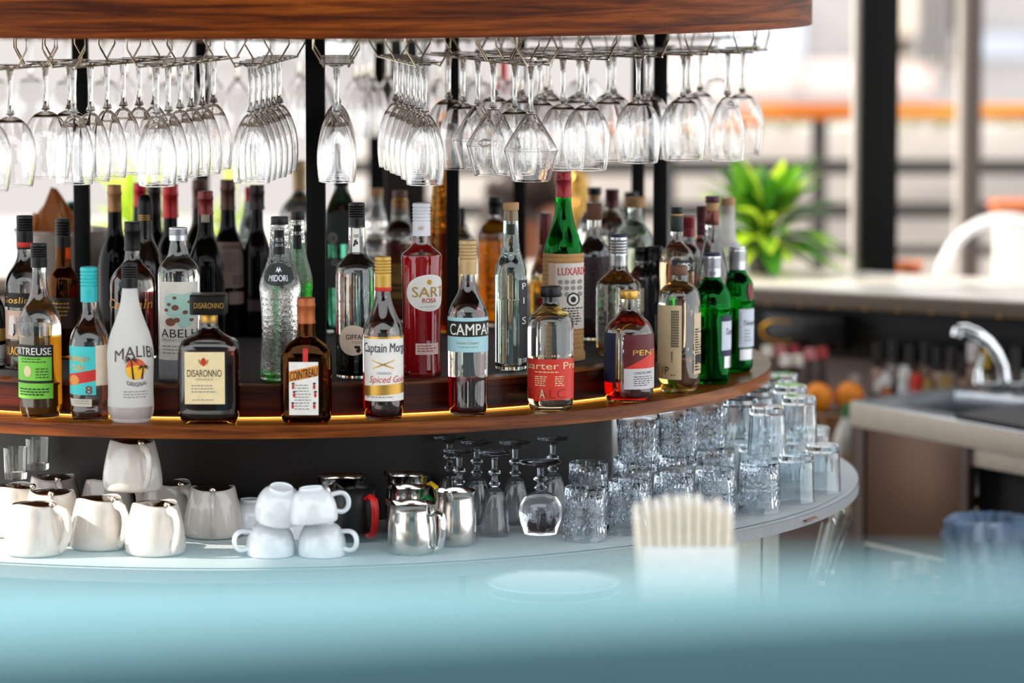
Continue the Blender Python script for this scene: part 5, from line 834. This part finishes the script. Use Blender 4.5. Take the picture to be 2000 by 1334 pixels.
body_pts = [(-.06, 0, .52, .13, .16), (-.06, 0, .66, .115, .15), (-.05, 0, .80, .12, .16), (-.035, 0, .90, .10, .15), (-.02, 0, .965, .055), (.0, 0, 1.04, .05), (.005, 0, 1.12, .075), (.01, 0, 1.19, .092), (.0, 0, 1.25, .08),
            (-.04, -.17, .90, .055), (.0, -.20, .70, .043), (.20, -.16, .66, .036), (.28, -.13, .67, .030), (-.04, .17, .90, .055), (.0, .20, .70, .043), (.20, .16, .66, .036), (.28, .13, .67, .030),
            (.06, -.10, .52, .09), (.36, -.10, .52, .07), (.38, -.10, .28, .055), (.36, -.10, .06, .042), (.46, -.10, .035, .035), (.06, .10, .52, .09), (.36, .10, .52, .07), (.38, .10, .28, .055), (.36, .10, .06, .042), (.46, .10, .035, .035)]
ed = [(0, 1), (1, 2), (2, 3), (3, 4), (4, 5), (5, 6), (6, 7), (7, 8), (3, 9), (9, 10), (10, 11), (11, 12), (3, 13), (13, 14), (14, 15), (15, 16), (0, 17), (17, 18), (18, 19), (19, 20), (20, 21), (0, 22), (22, 23), (23, 24), (24, 25), (25, 26)]
bo_ = skinned('body', body_pts, ed, SKIN, pr_)
face = lathe('face', chaikin([(0, -.115), (.04, -.108), (.066, -.07), (.078, -.02), (.08, .03), (.07, .08), (.04, .11), (0, .12)], 2), SKIN, pr_, 28, (.02, 0, HZ+.0))
for v in face.data.vertices:
    x, y, z = v.co; f_ = max(0, x/.08)
    v.co.x = x*1.05+f_**6*(.020*math.exp(-((z+.005)/.018)**2)*(abs(y) < .02)+.008*math.exp(-((z+.05)/.012)**2)-.008*math.exp(-((z-.028)/.014)**2)+.010*math.exp(-((z+.088)/.016)**2)); v.co.y = y*.9
for sy in (-1, 1): lathe('eye', [(0, -.011), (.008, -.008), (.011, 0), (.008, .008), (0, .011)], P('eye_white', '#d8cfc8', .2), face, 12, (.068, sy*.03, .025)); lathe('ear', [(0, -.006), (.02, -.003), (.022, .002), (0, .006)], SKIN, face, 12, (-.002, sy*.074, .0), (pi/2, 0, 0))
hair = skinned('hair', [(-.02, 0, 1.265, .098, .092), (-.045, 0, 1.22, .098, .095), (-.075, 0, 1.12, .075, .09), (-.10, 0, 1.0, .07, .10), (-.12, 0, .86, .06, .11), (-.12, 0, .72, .035, .08), (.045, 0, 1.275, .052, .075)], [(0, 1), (1, 2), (2, 3), (3, 4), (4, 5), (0, 6)], HAIR, pr_)
top = skinned('top', [(-.06, 0, .54, .14, .17), (-.06, 0, .66, .125, .16), (-.05, 0, .80, .13, .172), (-.035, 0, .905, .11, .162), (-.02, 0, .95, .068), (-.04, -.17, .90, .066), (.0, -.20, .70, .054), (.17, -.165, .665, .046), (-.04, .17, .90, .066), (.0, .20, .70, .054), (.17, .165, .665, .046)], [(0, 1), (1, 2), (2, 3), (3, 4), (3, 5), (5, 6), (6, 7), (3, 8), (8, 9), (9, 10)], TOPM, pr_)
tro = skinned('trousers', [(-.06, 0, .53, .142, .172)]+[(.06, sy*.10, .52, .1) for sy in (-1, 1)]+[(.36, sy*.10, .52, .08) for sy in (-1, 1)]+[(.38, sy*.10, .28, .066) for sy in (-1, 1)]+[(.362, sy*.10, .09, .056) for sy in (-1, 1)], [(0, 1), (1, 3), (3, 5), (5, 7), (0, 2), (2, 4), (4, 6), (6, 8)], TRO, pr_)
st = empty('terrace_stool', (.02, 11.2, 0), 0, 'low stool under the seated person beyond the counter', 'stool'); lathe('seat', [(0, .31), (.17, .31), (.18, .325), (.17, .345), (0, .35)], P('stool_wood', '#6a4a30', .5), st, 28)
for k in range(4): a = pi/4+k*pi/2; tube('leg', [(.11*cos(a),   .11*sin(a), .315), (.16*cos(a), .16*sin(a), 0)], .014, BLACK, st, 8)

# ------------------------------------------------------------------ foreground: prep bench with straws and plates, teal booth back
bench = empty('prep_bench', (0, 5.55, 0), 0, 'white prep bench mostly hidden by the teal booth back', 'bench'); box('bench_top', -1.3, .36, -.30, .32, .88, .92, P('white_laminate', '#d9dedd', .35), bench, .006)
for x in (-1.22, .28):
    for y in (-.24, .26): box('leg', x-.02, x+.02, y-.02, y+.02, 0, .88, STEEL, bench, .003)
PW = P('plate_white', '#eef1f1', .15, coat=.3); plm = None
for k in range(7):
    q = at(1082, 1182, .93); t = empty('plate', (.062, 5.72, .92+k*.0135), 0, f'white plate in the blurred stack, {["lowest", "second from the bottom", "third from the bottom", "middle", "third from the top", "second from the top", "topmost"][k]}', 'plate', 'stack of white plates')
    vs, fs = lathe_data([(0, .003), (.055, .003), (.06, 0), (.065, .003), (.09, .012), (.102, .0165), (.1025, .018), (.09, .0145), (.066, .0065), (0, .0055)], 40); me = mesh('dish', vs, fs, 0); fix(me); me.polygons.foreach_set('use_smooth', [True]*len(me.polygons)); link('dish', me, PW, t)
q = atd(1322, 1070, 5.45); sb = empty('straw_box', (q.x, 5.45, .92), 0, 'white open box holding a fan of paper-wrapped straws', 'box'); zt = atd(1340, 1068, 5.4).z-.92; WB = P('white_card', '#e8e6e1', .5)
for a in ((-.055, .085, -.05, -.047), (-.055, .085, .047, .05), (-.055, -.052, -.05, .05), (.082, .085, -.05, .05)): box('side', a[0], a[1], a[2], a[3], 0, zt, WB, sb, .001)
box('bottom', -.055, .085, -.05, .05, 0, .004, WB, sb, 0)
rnd = random.Random(21); sproto = None; PAPER = P('straw_paper', '#e9dfcd', .6); i = 0
ORD2 = ['far left', 'left', 'left of centre', 'centre', 'right of centre', 'right', 'far right']
for r_ in range(4):
    for c_ in range(10):
        x = -.040+c_*.0112; y = -.024+r_*.0150; lx = (c_-4.5)*.0150; tx = .02*1+x+lx*.62+.0; 
        if sproto is None:
            t = empty('paper_straw'); vs, fs = lathe_data([(0, 0), (.0050, 0), (.0054, .05), (.0058, .246), (.0054, .25), (0, .25)], 8); link('wrapper', mesh('wrapper', vs, fs, 50), PAPER, t); lathe('end_fold', [(0, .2585), (.0040, .258), (.0054, .251), (.0046, .249)], P('straw_end', '#f4efe6', .6), t, 8); sproto = t
        else: t = copy_tree(sproto)
        a0 = Vector((q.x+x, 5.45+y, .926)); a1 = Vector((q.x+(c_-4.5)*.0145+.008, 5.45+y*1.35, 1.165+.012*cos((c_-4.5)*.4)+rnd.uniform(-.006, .004))); t.location = a0; t.rotation_euler = (a1-a0).to_track_quat('Z', 'Y').to_euler(); t.scale = (1, 1, (a1-a0).length/.25)
        tag(t, 'cream paper-wrapped straw standing in the white box in the foreground', 'straw', 'paper-wrapped straws in the white box')
TEALP = P('teal_paint', '#70a4b3', .4, coat=.3); bt = empty('booth_backrest', (0, 2, 0), 0, 'teal painted booth backrest across the near foreground, far out of focus', 'backrest')
bx = [(-.75, -.282), (.34, .008), (.75, .055), (.75, .075), (-.75, .075)]
prism('top_rail', bx, 1.60, 1.650, TEALP, bt, .008); prism('back_panel', [(x, y+.02 if y < .05 else y-.01) for x, y in bx], 0, 1.60, TEALP, bt, .004)
build_texts()
